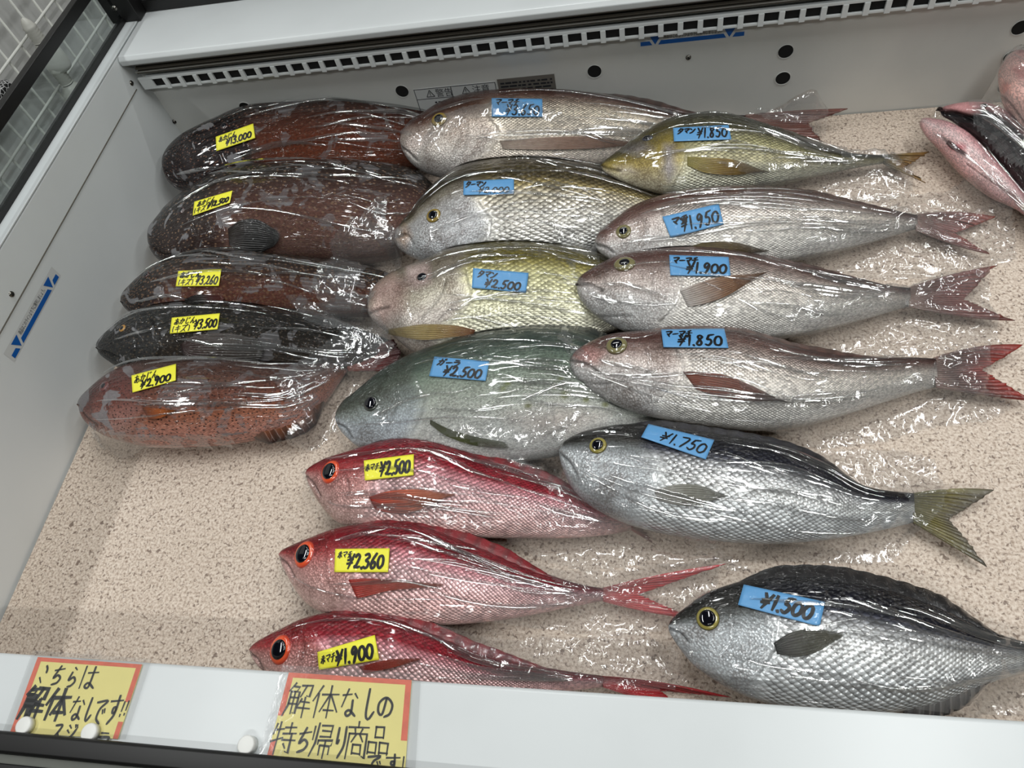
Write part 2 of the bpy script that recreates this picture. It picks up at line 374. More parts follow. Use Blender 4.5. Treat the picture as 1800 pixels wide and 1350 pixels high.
def tag_mat(name, col):
    t = NT(name)
    geo = t.n('NewGeometry').outputs['Position']
    nz = t.n('TexNoise', {'Vector': geo, 'Scale': 70.0, 'Detail': 2.0, 'Distortion': 0.8}).outputs[0]
    r = t.smooth(t.math('ABSOLUTE', t.math('SUBTRACT', nz, 0.5)), 0.03, 0.0)
    cn = t.bump(t.math('ADD', nz, t.math('MULTIPLY', r, 0.25)), 0.0030)
    return t.end(t.n('BsdfPrincipled', {'Base Color': rgba(col), 'Roughness': 0.5, 'Coat Weight': 0.4, 'Coat Roughness': 0.08, 'Coat Normal': cn}).outputs[0])
YEL = tag_mat('yellow_tag_paper', (244, 238, 60)); BLU = tag_mat('blue_tag_paper', (92, 154, 206))
INK = plain('marker_ink', (12, 12, 14), rough=0.35)
EYE_M = {}
def eye_mat(key, iris, rim):
    if key in EYE_M: return EYE_M[key]
    t = NT('eye_'+key)
    r = t.n('SeparateXYZ', {0: t.n('UVMap', uv_map='uv').outputs[0]}).outputs[0]
    geo = t.n('NewGeometry').outputs['Position']
    nz = t.n('TexNoise', {'Vector': geo, 'Scale': 300.0, 'Detail': 2.0}).outputs[0]
    c = t.ramp(r, [(0.0, rgba(iris)), (0.84, rgba(iris)), (0.93, (*lin(rim), 1)), (1.0, (*lin(rim, 0.5), 1))])
    c = t.mix(t.math('MULTIPLY', nz, 0.5), c, t.mix(1.0, c, (0.55, 0.5, 0.45, 1), 'MULTIPLY'))
    EYE_M[key] = t.end(t.n('BsdfPrincipled', {'Base Color': c, 'Roughness': 0.2, 'Coat Weight': 1.0, 'Coat Roughness': 0.04}).outputs[0])
    return EYE_M[key]
PUPIL = plain('pupil_black', (9, 10, 18), rough=0.08, coat=1.0)

# ------------------------------------------------------------------ fish
NU, NA, NB = 210, 104, 26
def wobble(s, k):  # smooth 1-D noise
    return sum(np.sin(s*f+k*p)/q for f, p, q in ((31, 1.3, 2.2), (67, 2.1, 3.1), (119, .7, 4.5)))
class Fish: pass
FISH = []

def bvh_of(V, Fs): return BVHTree.FromPolygons([tuple(v) for v in V], [tuple(int(i) for i in f) for f in Fs])
def cast(tree, px, fallback_z, off=0.0):
    """points on a surface under photo pixels, with normals"""
    P, Nn = [], []
    for q in px:
        d = rays(q)[0]; d = d/np.linalg.norm(d)
        h, n, i, _ = tree.ray_cast(Vector(CAM_P), Vector(d))
        if h is None:
            h = onz(q, fallback_z)[0]; n = np.array((0, 0, 1.0))
        n = np.array(n)
        if n @ d > 0: n = -n
        P.append(np.array(h)+n*off); Nn.append(n)
    return np.array(P), np.array(Nn)

def ramp_v(v, stops):
    vs = [a[0] for a in stops]; cs = np.array([lin(a[1]) for a in stops]); sv = [a[2] if len(a) > 2 else 0 for a in stops]
    rgb = np.stack([np.interp(v, vs, cs[:, k]) for k in range(3)], -1)
    return rgb, np.interp(v, vs, sv)

def make_fish(name, label, cat, group, top, bot, ramp, head=None, gill=None, preop=None, mouth=None, zt=(.065, .03), zb=(.045, .02), r=.5,
              mat=None, patches=(), grooves=(), jit=.1, wmax=None, scfade=0.03, pwr=1.0, lump=0.0, hs=0.15):
    f = Fish(); f.name = name; f.spec = dict(zt=zt, zb=zb, group=group)
    T = crv(top, NU, pwr); B = crv(bot, NU, pwr)
    u = np.linspace(0, 1, NU)
    z1 = zt[0]+(zt[1]-zt[0])*u; z2 = zb[0]+(zb[1]-zb[0])*u
    nose = (z1[0]+z2[0])/2; k = sstep(u, 0, .12)
    z1 = nose+(z1-nose)*k; z2 = nose+(z2-nose)*k
    Tw = onz(T, z1); Bw = onz(B, z2)
    Cc = (Tw+Bw)/2; dv = Tw-Bw; W = np.linalg.norm(dv, axis=1)/2
    d = dv/(2*W[:, None]+1e-9); d[0] = d[1]
    ax = np.gradient(Cc, axis=0); ax /= np.linalg.norm(ax, axis=1)[:, None]
    for _ in range(12): d[1:-1] = (d[:-2]+d[1:-1]*2+d[2:])/4
    d /= np.linalg.norm(d, axis=1)[:, None]
    nn = np.cross(ax, d); nn[nn[:, 2] < 0] *= -1; nn /= np.linalg.norm(nn, axis=1)[:, None]
    vw = Cc-CAM_P; vd = np.abs(np.sum(vw*d, 1)); vn = np.abs(np.sum(vw*nn, 1))
    rr = r*(1-.35*sstep(u, .55, 1.0))*(0.86+.14*sstep(u, 0, .2))
    a = W/np.sqrt(1+np.minimum((rr*vd/vn)**2, .6)); b = rr*a
    b = np.maximum(b*(1-.82*sstep(u, .95, 1.0)), .0012)
    ph = np.concatenate([np.linspace(0, math.pi, NA, endpoint=False), np.linspace(math.pi, 2*math.pi, NB, endpoint=False)])
    M = NA+NB
    cs, sn = np.cos(ph), np.sin(ph)
    sh = np.where(sn > 0, np.abs(sn)**.92, -np.abs(sn))
    lk = (1.0+.7*sstep(u, .35, .55)) if cat != 'x' and (group or '')[-13:] in ('middle column', ' right column') else 1.7
    blow = np.maximum(b, np.minimum((Cc[:, 2]-.004)/np.maximum(nn[:, 2], .5), lk*b))
    P = Cc[:, None]+cs[None, :, None]*(a[:, None]*d)[:, None]+np.where(sh > 0, b[:, None]*sh, blow[:, None]*sh)[..., None]*nn[:, None]
    P[..., 2] = np.maximum(P[..., 2], .0025); P[..., 0] = np.maximum(P[..., 0], -.7550); P[..., 1] = np.minimum(P[..., 1], .9185)
    sl = np.concatenate([[0], np.cumsum(np.linalg.norm(np.diff(Cc, axis=0), axis=1))])
    px = proj(P); v = np.broadcast_to(cs, (NU, M)); up = np.broadcast_to(sn > -.05, (NU, M)); S = np.broadcast_to(sl[:, None], (NU, M))
    # outward normals
    du = np.gradient(P, axis=0); dp = np.roll(P, -1, 1)-np.roll(P, 1, 1)
    N = np.cross(du, dp); N /= np.linalg.norm(N, axis=2)[..., None]+1e-12
    flip = np.sum(N*(P-Cc[:, None]), 2) < 0; N[flip] *= -1
    disp = np.zeros((NU, M)); tint = np.ones((NU, M))
    vj = np.clip(v+jit*.5*wobble(S*1.0, 1.0)*.5+jit*.35*wobble(S*2.6+v*4, 2.0), -1, 1)
    rgb, silver = ramp_v(vj, ramp)
    A = np.ones((NU, M)); hm = np.zeros((NU, M))
    if gill is not None:
        g = np.array(gill, float); o = np.argsort(g[:, 1]); g = g[o]
        x0 = np.interp(px[..., 1], g[:, 1], g[:, 0])
        dd = px[..., 0]-x0
        hm = 1-sstep(dd+7*wobble(px[..., 1]/90., 1.), -22, 14)
        if head is not None:
            hr, hsil = ramp_v(vj, head); rgb = rgb*(1-hm[..., None])+hr*hm[..., None]; silver = silver*(1-hm)+hsil*hm
        A = sstep(dd, -4, 30)*(1-hs)+hs*.6
        yspan = sstep(px[..., 1], g[0, 1]-14, g[0, 1]+6)*(1-sstep(px[..., 1], g[-1, 1]-6, g[-1, 1]+14))
        disp += .0011*np.exp(-np.clip(-dd, 0, None)/22)*(dd < 0)*yspan*up
        tint *= 1-.30*np.exp(-(dd-2)**2/6)*yspan
    for poly, wd, dep, tn in list(grooves)+([(preop, 2.2, .0010, .75)] if preop else [])+([(mouth, 2.4, .0020, .45)] if mouth else []):
        q = crv(poly, 24); e = np.exp(-(dpoly(px, q)/wd)**2)*up
        disp -= dep*e; tint *= 1-(1-tn)*e
    if lump: disp += lump*(np.sin(S*90+v*5)*np.sin(v*9+S*40))*up
    for poly, colr, soft, stg, scm in patches:
        inside = inpoly(px, poly); dd = dpoly(px, list(poly)+[poly[0]])
        m = np.where(inside, .5+.5*np.clip(dd/soft, 0, 1), .5-.5*np.clip(dd/soft, 0, 1))*stg*up
        rgb = rgb*(1-m[..., None])+np.array(lin(colr))*m[..., None]; A = A*(1-m*(1-scm))
    P = P+N*disp[..., None]
    rgb = np.clip(rgb*tint[..., None], 0, 1)
    # nose pole and tail cap by closing rings
    V = P.reshape(-1, 3)
    I, J = np.meshgrid(np.arange(NU-1), np.arange(M), indexing='ij'); a0 = (I*M+J).ravel(); b0 = (I*M+(J+1) % M).ravel()
    Fs = np.stack([a0, a0+M, b0+M, b0], 1)
    # consistent outward winding
    i0 = NU//2*M+NA//2; fi = [i0, i0+M, i0+M+1, i0+1]
    nf = np.cross(V[fi[1]]-V[fi[0]], V[fi[3]]-V[fi[0]])
    if nf @ N[NU//2, NA//2] < 0: Fs = Fs[:, ::-1]
    Fl = [tuple(q) for q in Fs]+[tuple(range((NU-1)*M, NU*M)), tuple(range(M))[::-1]]
    cidx = int(NU*.45)
    f.root = empty(name, (Cc[cidx, 0], Cc[cidx, 1], 0.0)); tag(f.root, label, cat, group)
    body = mesh('body', V, Fl, mat, f.root)
    add_attr(body, 'col', np.concatenate([rgb, np.clip(A, 0, 1)[..., None]], -1))
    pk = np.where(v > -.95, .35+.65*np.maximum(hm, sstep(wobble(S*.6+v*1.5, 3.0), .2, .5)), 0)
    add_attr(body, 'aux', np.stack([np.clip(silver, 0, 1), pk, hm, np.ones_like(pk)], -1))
    wm = wmax or W.max()
    sp = np.concatenate([[0], np.cumsum(np.linalg.norm(np.diff(Cc, axis=0), axis=1)*np.clip(wm/np.maximum(W[1:], 1e-4), 1, 1.9))])
    # arc-length-like coordinate across, measured from the median line so that the scale rows follow the body
    tt = wm*np.where(np.arange(M) < NA, np.arcsin(np.clip(cs, -1, 1))*.9, -np.arcsin(np.clip(cs, -1, 1))*.9+3)
    UV = np.stack([np.broadcast_to(sp[:, None], (NU, M)), np.broadcast_to(tt, (NU, M))], -1).reshape(-1, 2)
    uvl = body.data.uv_layers.new(name='uv'); li = np.zeros(len(body.data.loops), np.int32); body.data.loops.foreach_get('vertex_index', li)
    uvl.data.foreach_set('uv', UV[li].astype(np.float32).ravel())
    f.P, f.N, f.C, f.d, f.ax, f.W, f.nn, f.body = P, N, Cc, d, ax, W, nn, body
    f.tree = bvh_of(V, Fs); f.V = [V]; f.F = [Fs]; f.T, f.B = T, B
    FISH.append(f); return f

def fin_grid(f, name, P, Nn, cols, nray, th=.0011, ridge=.00035, parent=None, mat=None):
    n, m, _ = P.shape
    P = P.copy(); P[..., 0] = np.maximum(P[..., 0], -.756); P[..., 1] = np.minimum(P[..., 1], .9205)
    wv = np.linspace(0, 1, m)
    P = P+Nn*(ridge*np.cos(wv*nray*2*math.pi))[None, :, None]
    V, Fs = slab(P, th, -Nn.reshape(-1, 3).mean(0))
    o = mesh(name, V, Fs, mat or FIN, parent or f.root)
    c = np.stack([np.interp(np.linspace(0, 1, n), np.linspace(0, 1, len(cols)), [lin(q)[k] for q in cols]) for k in range(3)], -1)
    c = np.broadcast_to(c[:, None], (n, m, 3)).reshape(-1, 3); c = np.concatenate([c, c]); add_attr(o, 'col', np.concatenate([c, np.ones((len(c), 1))], 1))
    uv = np.stack(np.meshgrid(np.linspace(0, 1, n), wv*nray, indexing='ij'), -1).reshape(-1, 2); uv = np.concatenate([uv, uv])
    l = o.data.uv_layers.new(name='uv'); li = np.zeros(len(o.data.loops), np.int32); o.data.loops.foreach_get('vertex_index', li)
    l.data.foreach_set('uv', uv[li].astype(np.float32).ravel())
    f.V.append(V); f.F.append(np.array([q for q in Fs if len(q) == 4])); return o

def pectoral(f, A_, B_, cols, nray=9, off=.0022, name='pectoral_fin', jag=.05, rnd=.10):
    n, m = 26, 46
    a = crv(A_, n); b = crv(B_, n); w = np.linspace(0, 1, m)
    g = a[:, None]*(1-w)[None, :, None]+b[:, None]*w[None, :, None]
    tt_ = np.linspace(0, 1, n)[:, None, None]; L_ = g[-1].mean(0)-g[0].mean(0)
    g = g+L_*rnd*tt_**2*np.sin(w*math.pi)[None, :, None]
    tip = (g[-1]-g[-2])*2.0*(np.abs(np.sin(w*nray*math.pi)))[:, None]; g[-1] += tip*jag*10
    P, Nn = cast(f.tree, g.reshape(-1, 2), np.mean(f.C[:, 2]), 0)
    Nn = np.broadcast_to(Nn.mean(0), Nn.shape)
    lift = off*(.5+1.2*np.sin(np.linspace(0, 1, n)*math.pi*.8))
    P = P.reshape(n, m, 3)+Nn.reshape(n, m, 3)*lift[:, None, None]
    return fin_grid(f, name, P, Nn.reshape(n, m, 3), cols, nray, mat=FIN if f.name == 'grouper' else FINP)

def tail(f, pt, pb, up, notch, lo, cols, z=None, nray=16, bulge=(0, 0)):
    """forked tail fin between the root and three tip points"""
    n, m = 30, 60
    w = np.linspace(0, 1, m)
    pt, pb, up, notch, lo = (np.array(q, float) for q in (pt, pb, up, notch, lo))
    root = pt+(pb-pt)*w[:, None]
    wm = .5
    tipc = np.where((w < wm)[:, None], up+(notch-up)*((w/wm)**.62)[:, None], notch+(lo-notch)*((1-np.clip((1-w)/wm, 0, 1)**.62))[:, None])
    tipc = tipc+RNG.normal(0, 1.6, tipc.shape)*np.array([1, .25])
    t = np.linspace(0, 1, n)[:, None, None]
    mid = (root+tipc)/2; b1 = np.zeros_like(mid); b1[:, 1] = np.where(w < .5, bulge[0]*(1-2*w), bulge[1]*(2*w-1))
    g = root*(1-t)**2+2*t*(1-t)*(mid+b1)+tipc*t*t
    zc = f.C[-1, 2]; z1 = .006 if z is None else z
    zz = np.broadcast_to(zc+(z1-zc)*np.linspace(0, 1, n)[:, None]**.7, (n, m)).reshape(-1)
    zz = np.maximum(zz+.0025*np.sin(np.tile(w, n)*7+2), .004)
    P = onz(g.reshape(-1, 2), zz).reshape(n, m, 3)
    Nn = np.broadcast_to(np.array([0, 0, 1.0]), P.shape)
    return fin_grid(f, 'tail_fin', P, Nn, cols, nray, th=.0016)

def dorsal(f, u0, u1, h, cols, nspine=12, name='dorsal_fin', side=1, inner=.16, lean=.35):
    n, m = 10, 110
    i0, i1 = int(u0*(NU-1)), int(u1*(NU-1)); ii = np.linspace(i0, i1, m)
    idx = ii.astype(int)
    base = f.P[idx, 0] if side > 0 else f.P[idx, NA]
    d = f.d[idx]*side; ax = f.ax[idx]; a = f.W[idx][:, None]
    w = np.linspace(0, 1, m); env = np.minimum(1, np.minimum(w/.12, (1-w)/.25))
    hh = (h*env*(.93+.07*np.abs(np.cos(w*nspine*math.pi))))[:, None]
    t = np.linspace(0, 1, n)[:, None, None]
    p0 = base-d*inner*a+f.nn[idx]*a*.18
    p1 = base+d*hh+ax*hh*lean
    P = p0*(1-t)+p1*t+f.nn[idx]*(.0016*np.sin(t*3.14))
    return fin_grid(f, name, P, np.broadcast_to(f.nn[idx], P.shape), cols, nspine, th=.0012, ridge=.0004)

def dome(c, n, r, h, upv, nr=7, na=28, asp=1.0):
    n = n/np.linalg.norm(n); x = np.cross(upv, n); x /= np.linalg.norm(x); y = np.cross(n, x)
    V = [c+n*h]; R = [0]
    for i in range(1, nr+1):
        q = i/nr; hh = h*math.sqrt(max(0, 1-q*q*.98))-(0.0 if i < nr else .0012)
        for j in range(na):
            t = 2*math.pi*j/na; V.append(c+n*hh+(x*math.cos(t)+y*math.sin(t)*asp)*r*q); R.append(q)
    Fs = [(0, 1+j, 1+(j+1) % na) for j in range(na)]
    for i in range(nr-1):
        for j in range(na):
            a = 1+i*na+j; b = 1+i*na+(j+1) % na; Fs.append((a, a+na, b+na, b))
    return np.array(V), Fs, np.array(R)
def eye(f, px, r, pr, key, iris, rim, asp=1.0, shift=(0, 0)):
    P, Nn = cast(f.tree, [px]+[(px[0]+a, px[1]+b) for a, b in ((7, 0), (-7, 0), (0, 7), (0, -7))], f.C[5, 2])
    c = P[0]; n = Nn.mean(0); n /= np.linalg.norm(n)
    dist = np.linalg.norm(c-CAM_P); R = r*dist/FPX
    V, Fs, rad = dome(c-n*R*.08, n, R, R*.34, f.d[8], asp=asp)
    e = mesh('eye', V, Fs, eye_mat(key, iris, rim), f.root)
    l = e.data.uv_layers.new(name='uv'); li = np.zeros(len(e.data.loops), np.int32); e.data.loops.foreach_get('vertex_index', li)
    l.data.foreach_set('uv', np.stack([rad, rad*0], 1)[li].astype(np.float32).ravel())
    R2 = pr*0.98*dist/FPX
    sx = f.ax[8]*shift[0]*R+f.d[8]*shift[1]*R
    V2, F2, _ = dome(c-n*R*.08+n*R*.34*.86+sx, n, R2, R2*.24, f.d[8], asp=asp)
    mesh('pupil', V2, F2, PUPIL, e)
    f.V.append(V); f.F.append(np.array([q for q in Fs if len(q) == 4]))

def price_tag(f, quad, mat, texts, pen=.0026):
    q = [np.array(c, float) for c in quad]; n, m = 22, 10
    u = np.linspace(0, 1, n)[:, None, None]; v = np.linspace(0, 1, m)[None, :, None]
    g = (q[0]*(1-u)+q[1]*u)*(1-v)+(q[3]*(1-u)+q[2]*u)*v
    P, Nn = cast(f.tree, g.reshape(-1, 2), np.mean(f.C[:, 2])); P = P.reshape(n, m, 3); Nn = Nn.reshape(n, m, 3)
    nm = Nn.mean((0, 1)); nm /= np.linalg.norm(nm)
    for _ in range(10):
        P[1:-1, 1:-1] = (P[:-2, 1:-1]+P[2:, 1:-1]+P[1:-1, :-2]+P[1:-1, 2:])/4
    P = P+nm*.0026
    V, Fs = slab(P, .0005, -nm)
    t = mesh('price_tag', V, Fs, mat, f.root)
    mb = MB()
    def at(uu, vv):
        x = np.clip(uu, 0, 1)*(n-1); y = np.clip(vv, 0, 1)*(m-1); i = min(int(x), n-2); j = min(int(y), m-2); a, b = x-i, y-j
        return (P[i, j]*(1-a)+P[i+1, j]*a)*(1-b)+(P[i, j+1]*(1-a)+P[i+1, j+1]*a)*b+nm*.0004
    for txt, u0, v0, u1, v1, *o in texts:
        for st in strokes_of(txt, u0, v0, u1, v1, .30):
            st = crv(st, max(6, 5*len(st))) if len(st) > 2 else np.array([st[0], (np.array(st[0])+st[1])/2, st[1]])
            ribbon(mb, [at(a, b) for a, b in st], nm, pen*(o[0] if o else 1))
    mb.build('handwriting', INK, t)
    f.V.append(V); f.F.append(np.array([q for q in Fs if len(q) == 4])); f.tagq = [tuple(c) for c in q]; return t

# ------------------------------------------------------------------ plastic bags
def folds_mb(f, mb, k, urange=(.06, .92), vr=(-.6, .78)):
    for _ in range(k):
        ua = random.uniform(urange[0], urange[1]-.2); ub = min(urange[1], ua+random.uniform(.15, .55)); n = 40
        v0 = random.uniform(*vr); v1 = np.clip(v0+random.uniform(-.35, .2), -.85, .9)
        t = np.linspace(0, 1, n); U = ua+(ub-ua)*t; vv = v0+(v1-v0)*t+.05*np.sin(t*random.uniform(2, 7)+random.random()*6)
        j = np.arccos(np.clip(vv, -.97, .97))/math.pi*NA; i = U*(NU-1)
        ii = i.astype(int); jj = j.astype(int)
        p = f.P[ii, jj]; nn = f.N[ii, jj]
        if hasattr(f, 'tagq') and random.random() < .85 and inpoly(proj(p), f.tagq).any(): continue
        for _2 in range(3): p[1:-1] = (p[:-2]+p[1:-1]*2+p[2:])/4; nn[1:-1] = (nn[:-2]+nn[1:-1]*2+nn[2:])/4
        tg = np.gradient(p, axis=0); tg /= np.linalg.norm(tg, axis=1)[:, None]; s = np.cross(nn, tg)
        env = np.sin(t*math.pi)**.6; wd = random.uniform(.0009, .0032)*env; ht = random.uniform(.0009, .0030)*env
        p = p+nn*.0034
        sk = random.uniform(-.7, .7)
        L = p-s*wd[:, None]; K = p+nn*ht[:, None]+s*(wd*sk)[:, None]; R_ = p+s*wd[:, None]
        V = np.concatenate([L, K, R_])
        mb.add(V, [(q, q+1, n+q+1, n+q) for q in range(n-1)]+[(n+q, n+q+1, 2*n+q+1, 2*n+q) for q in range(n-1)])

def sheet_mb(mb, poly, tree, cell=.0028, crease=70, amp=.0030, base=.002, loft=.004, seed=0, ztop=.5):
    """a loose crumpled sheet of film draped over whatever lies under it"""
    rg = np.random.default_rng(seed)
    W = onz(poly, .012)[:, :2]; lo = W.min(0)-cell; hi = W.max(0)+cell
    nx, ny = int((hi[0]-lo[0])/cell)+1, int((hi[1]-lo[1])/cell)+1
    xs = lo[0]+np.arange(nx)*cell; ys = lo[1]+np.arange(ny)*cell
    X, Y = np.meshgrid(xs, ys, indexing='ij'); Z = np.zeros((nx, ny))
    XY = np.stack([X, Y], -1)
    inside = inpoly(XY, [tuple(w) for w in W])
    near = inside | (dpoly(XY, [tuple(w) for w in W]+[tuple(W[0])]) < .012)
    for i in range(nx):
        for j in range(ny):
            if near[i, j]:
                h = tree.ray_cast(Vector((X[i, j], Y[i, j], ztop)), Vector((0, 0, -1)))[0]
                Z[i, j] = h[2] if h is not None else 0
    # tent: wide soft maximum, so that the film spans hollows
    E = Z.copy()
    for _ in range(7):
        Q = np.pad(E, 1, mode='edge'); E = np.maximum(E, (Q[:-2, 1:-1]+Q[2:, 1:-1]+Q[1:-1, :-2]+Q[1:-1, 2:])/4+.00005)
    for _ in range(3):
        Q = np.pad(E, 1, mode='edge'); E = np.maximum(Z, (Q[:-2, 1:-1]+Q[2:, 1:-1]+Q[1:-1, :-2]+Q[1:-1, 2:]+4*E)/8)
    ed = dpoly(XY, [tuple(w) for w in W]+[tuple(W[0])]); ef = np.clip(ed/.02, 0, 1)
    H = np.zeros_like(E); ext = (hi-lo)
    for k in range(crease):
        p = lo+rg.random(2)*ext; an = rg.normal(0, .7) if rg.random() < .6 else rg.random()*math.pi
        L = rg.uniform(.012, .07); q = p+np.array([math.cos(an), math.sin(an)])*L
        w = rg.uniform(.0035, .010); A = rg.uniform(.25, 1)*amp
        dd = dpoly(XY, [tuple(p), tuple(q)]); H += A*np.clip(1-dd/w, 0, 1)*(1 if rg.random() < .75 else -.4)
    H += loft*ef*(.5+.5*np.sin(X*55+rg.random()*6)*np.sin(Y*70+rg.random()*6))
    Zf = np.maximum(E+base+H, Z+.0012)
    inside &= (X > -.7575) & (Y < .9225)
    V = np.stack([X, Y, Zf], -1).reshape(-1, 3)
    keep = inside; idx = -np.ones(nx*ny, int)
    cells = keep[:-1, :-1] & keep[1:, :-1] & keep[1:, 1:] & keep[:-1, 1:]
    I, J = np.nonzero(cells); a = I*ny+J; Fs = np.stack([a, a+ny, a+ny+1, a+1], 1)
    used = np.unique(Fs); idx[used] = np.arange(len(used))
    mb.add(V[used], idx[Fs].tolist())
# ------------------------------------------------------------------ the place
XL, YB, XR = -0.760, 0.925, 1.10          # left panel, back panel, right end of the case
LEDGE = 0.100
WHITE = plain('white_enamel', (216, 220, 221), rough=0.32, noise=.05, nscale=9)
PANEL = plain('grey_white_enamel', (224, 228, 228), rough=0.36, noise=.05, nscale=7)
BACK = plain('back_enamel', (214, 215, 211), rough=0.22, noise=.06, nscale=8)
BLACK = plain('black_trim', (15, 14, 14), rough=0.42)
DARK = plain('dark_louver', (92, 87, 78), rough=0.4)
HOLE = plain('hole_dark', (6, 6, 6), rough=0.9)
STEEL = plain('screw_steel', (120, 118, 112), rough=0.25, metal=1.0)
GREYS = plain('bumper_grey', (96, 98, 92), rough=0.5, noise=.15, nscale=40)

def mat_bed():
    t = NT('speckled_mat')
    geo = t.n('NewGeometry').outputs['Position']
    a = t.n('TexNoise', {'Vector': geo, 'Scale': 330.0, 'Detail': 2.0, 'Roughness': .6}).outputs[0]
    b = t.n('TexNoise', {'Vector': geo, 'Scale': 210.0, 'Detail': 2.0, 'Distortion': 0.7}).outputs[0]
    c = t.n('TexNoise', {'Vector': geo, 'Scale': 6.0, 'Detail': 3.0}).outputs[0]
    v = t.n('TexVoronoi', {'Vector': geo, 'Scale': 260.0, 'Randomness': 1.0})
    base = t.ramp(a, [(0.30, rgba((158, 138, 122))), (0.46, rgba((204, 186, 170))), (0.62, rgba((228, 213, 198)))])
    dark = t.smooth(b, 0.58, 0.68)
    base = t.mix(t.math('MULTIPLY', dark, 0.85), base, rgba((112, 92, 80)))
    base = t.mix(t.math('MULTIPLY', t.smooth(c, .4, .7), .12), base, rgba((190, 170, 150)))
    h = t.math('ADD', t.math('MULTIPLY', a, 1.0), t.math('MULTIPLY', v.outputs['Distance'], .6))
    return t.end(t.n('BsdfPrincipled', {'Base Color': base, 'Roughness': .55, 'Normal': t.bump(h, .0012, .8)}).outputs[0])

# room shell
FLR = plain('shop_floor', (120, 117, 110), rough=.4, noise=.1, nscale=5)
WALLM = plain('shop_wall', (150, 150, 147), rough=.7, noise=.04, nscale=4)
CEIL = plain('shop_ceiling', (112, 113, 112), rough=.8, noise=.03, nscale=3)
tag(MB().box(-3.2, 3.6, -2.6, 3.2, -.80, -.75).build('floor', FLR), kind='structure')
tag(MB().box(-3.2, 3.6, -2.6, 3.2, 2.05, 2.10).build('ceiling', CEIL), kind='structure')
tag(MB().box(-3.25, -3.2, -2.6, 3.2, -.75, 2.05).build('wall_left', WALLM), kind='structure')
tag(MB().box(3.6, 3.65, -2.6, 3.2, -.75, 2.05).build('wall_right', WALLM), kind='structure')
tag(MB().box(-3.2, 3.6, 3.2, 3.25, -.75, 2.05).build('wall_back', WALLM), kind='structure')
tag(MB().box(-3.2, 3.6, -2.65, -2.6, -.75, 2.05).build('wall_front', WALLM), kind='structure')

# refrigerated case
case = empty('refrigerated_case', (0, .45, -.75))
tag(case, 'white enamelled open refrigerated display case holding all the bagged fish', 'display case')
MB().box(XL+.002, XR, .0, YB, -.60, -.012).box(XL, XR-.1, .1, .85, -.75, -.60).build('cabinet', PANEL, case)
lp = MB()
lp.prism_y([(XL, -.012), (XL, .222), (XL-.002, .2245), (-.778, .2245), (-.778, -.60), (XL, -.60)], -.02, 1.0)
lp = lp.build('left_panel', PANEL, case, bevel=.0015)
# seam across the panel, with its screws
pA, pB = onx([(0, 588)], XL)[0], onx([(240, 157)], XL)[0]
MB().rod((XL+.0002, pA[1]-.5, pA[2]), (XL+.0002, pB[1], pB[2]), .0008, 6).build('seam', DARK, lp)
def screw(p, nrm, parent, r=.0042):
    V, Fs, _ = dome(np.array(p), np.array(nrm, float), r, r*.55, np.array((0.0, .3, 1.0)), 4, 14)
    o = mesh('screw', V, Fs, STEEL, parent)
    n = np.array(nrm, float); c = np.array(p)+n*r*.50
    mb = MB(); a = np.array((0, 1, 0.)) if abs(n[0]) > .5 else np.array((1., 0, 0)); b = np.cross(n, a)
    mb.rod(c-a*r*.5, c+a*r*.5, r*.14, 5).rod(c-b*r*.5, c+b*r*.5, r*.14, 5); mb.build('slot', HOLE, o)
screw(onx([(20, 517)], XL)[0], (1, 0, 0), lp); screw(onx([(231, 146)], XL)[0], (1, 0, 0), lp)
# the white strip along the top of the left panel
MB().box(-.7785, XL+.0005, -.02, 1.0, .2248, .2275).build('top_strip', WHITE, lp, bevel=.0008)

# back panel with cooling holes
holes_px = [(1381, 90), (1376, 137), (1045, 125), (1793, 48), (1778, 100), (707, 160), (432, 189), (1768, 152)]
bp = MB().box(XL, XR, YB, YB+.012, -.012, .20).build('back_panel', BACK, case)
hr = .0098
for q in holes_px:
    c = ony([q], YB)[0]
    mb = MB(); n = 24
    ring = [(c[0]+hr*math.cos(2*math.pi*i/n), YB-.0006, c[2]+hr*math.sin(2*math.pi*i/n)) for i in range(n)]
    mb.add(ring, [tuple(range(n))]); h = mb.build('air_hole', HOLE, bp)
    mb = MB(); R2 = hr*1.10
    V = [(c[0]+k*math.cos(2*math.pi*i/n), y, c[2]+k*math.sin(2*math.pi*i/n)) for k, y in ((hr, YB-.0008), (hr*1.05, YB-.0016), (R2, YB-.0004)) for i in range(n)]
    mb.add(V, [(r*n+i, r*n+(i+1) % n, (r+1)*n+(i+1) % n, (r+1)*n+i) for r in range(2) for i in range(n)]); mb.build('rim', BACK, h, smooth=True)
screw(ony([(1210, 101)], YB-.0002)[0], (0, -1, 0), bp); screw(ony([(306, 214)], YB-.0002)[0], (0, -1, 0), bp)
# top rail, louvers and slotted air grille
rail = MB().prism_x([(.8965, .2125), (.8955, .2200), (.9000, .2255), (1.005, .2265), (1.03, .224), (1.03, .19), (.93, .19), (.93, .210), (.899, .2105)], XL+.002, XR)
rail = rail.build('top_rail', WHITE, case, bevel=.0012)
MB().prism_x([(.928, .212), (.932, .212), (.932, .183), (.9265, .183)], XL+.003, XR).build('louver_back', HOLE, rail)
for y, z in ((.913, .2065), (.913, .2005), (.912, .1945), (.911, .1885)):
    MB().prism_x([(y, z), (y+.016, z+.004), (y+.016, z+.0052), (y, z+.0016)], XL+.006, XR).build('louver', DARK, rail)
MB().prism_x([(.9080, .1925), (.9095, .1925), (.9095, .1937), (.9080, .1937)], XL+.006, XR).build('louver_edge', plain('louver_edge_light', (165, 164, 158), rough=.3), rail)
gz1, gz0 = .1830, .1665
SL, SW, PER = -.7325, .0182, .02515
gr = MB()
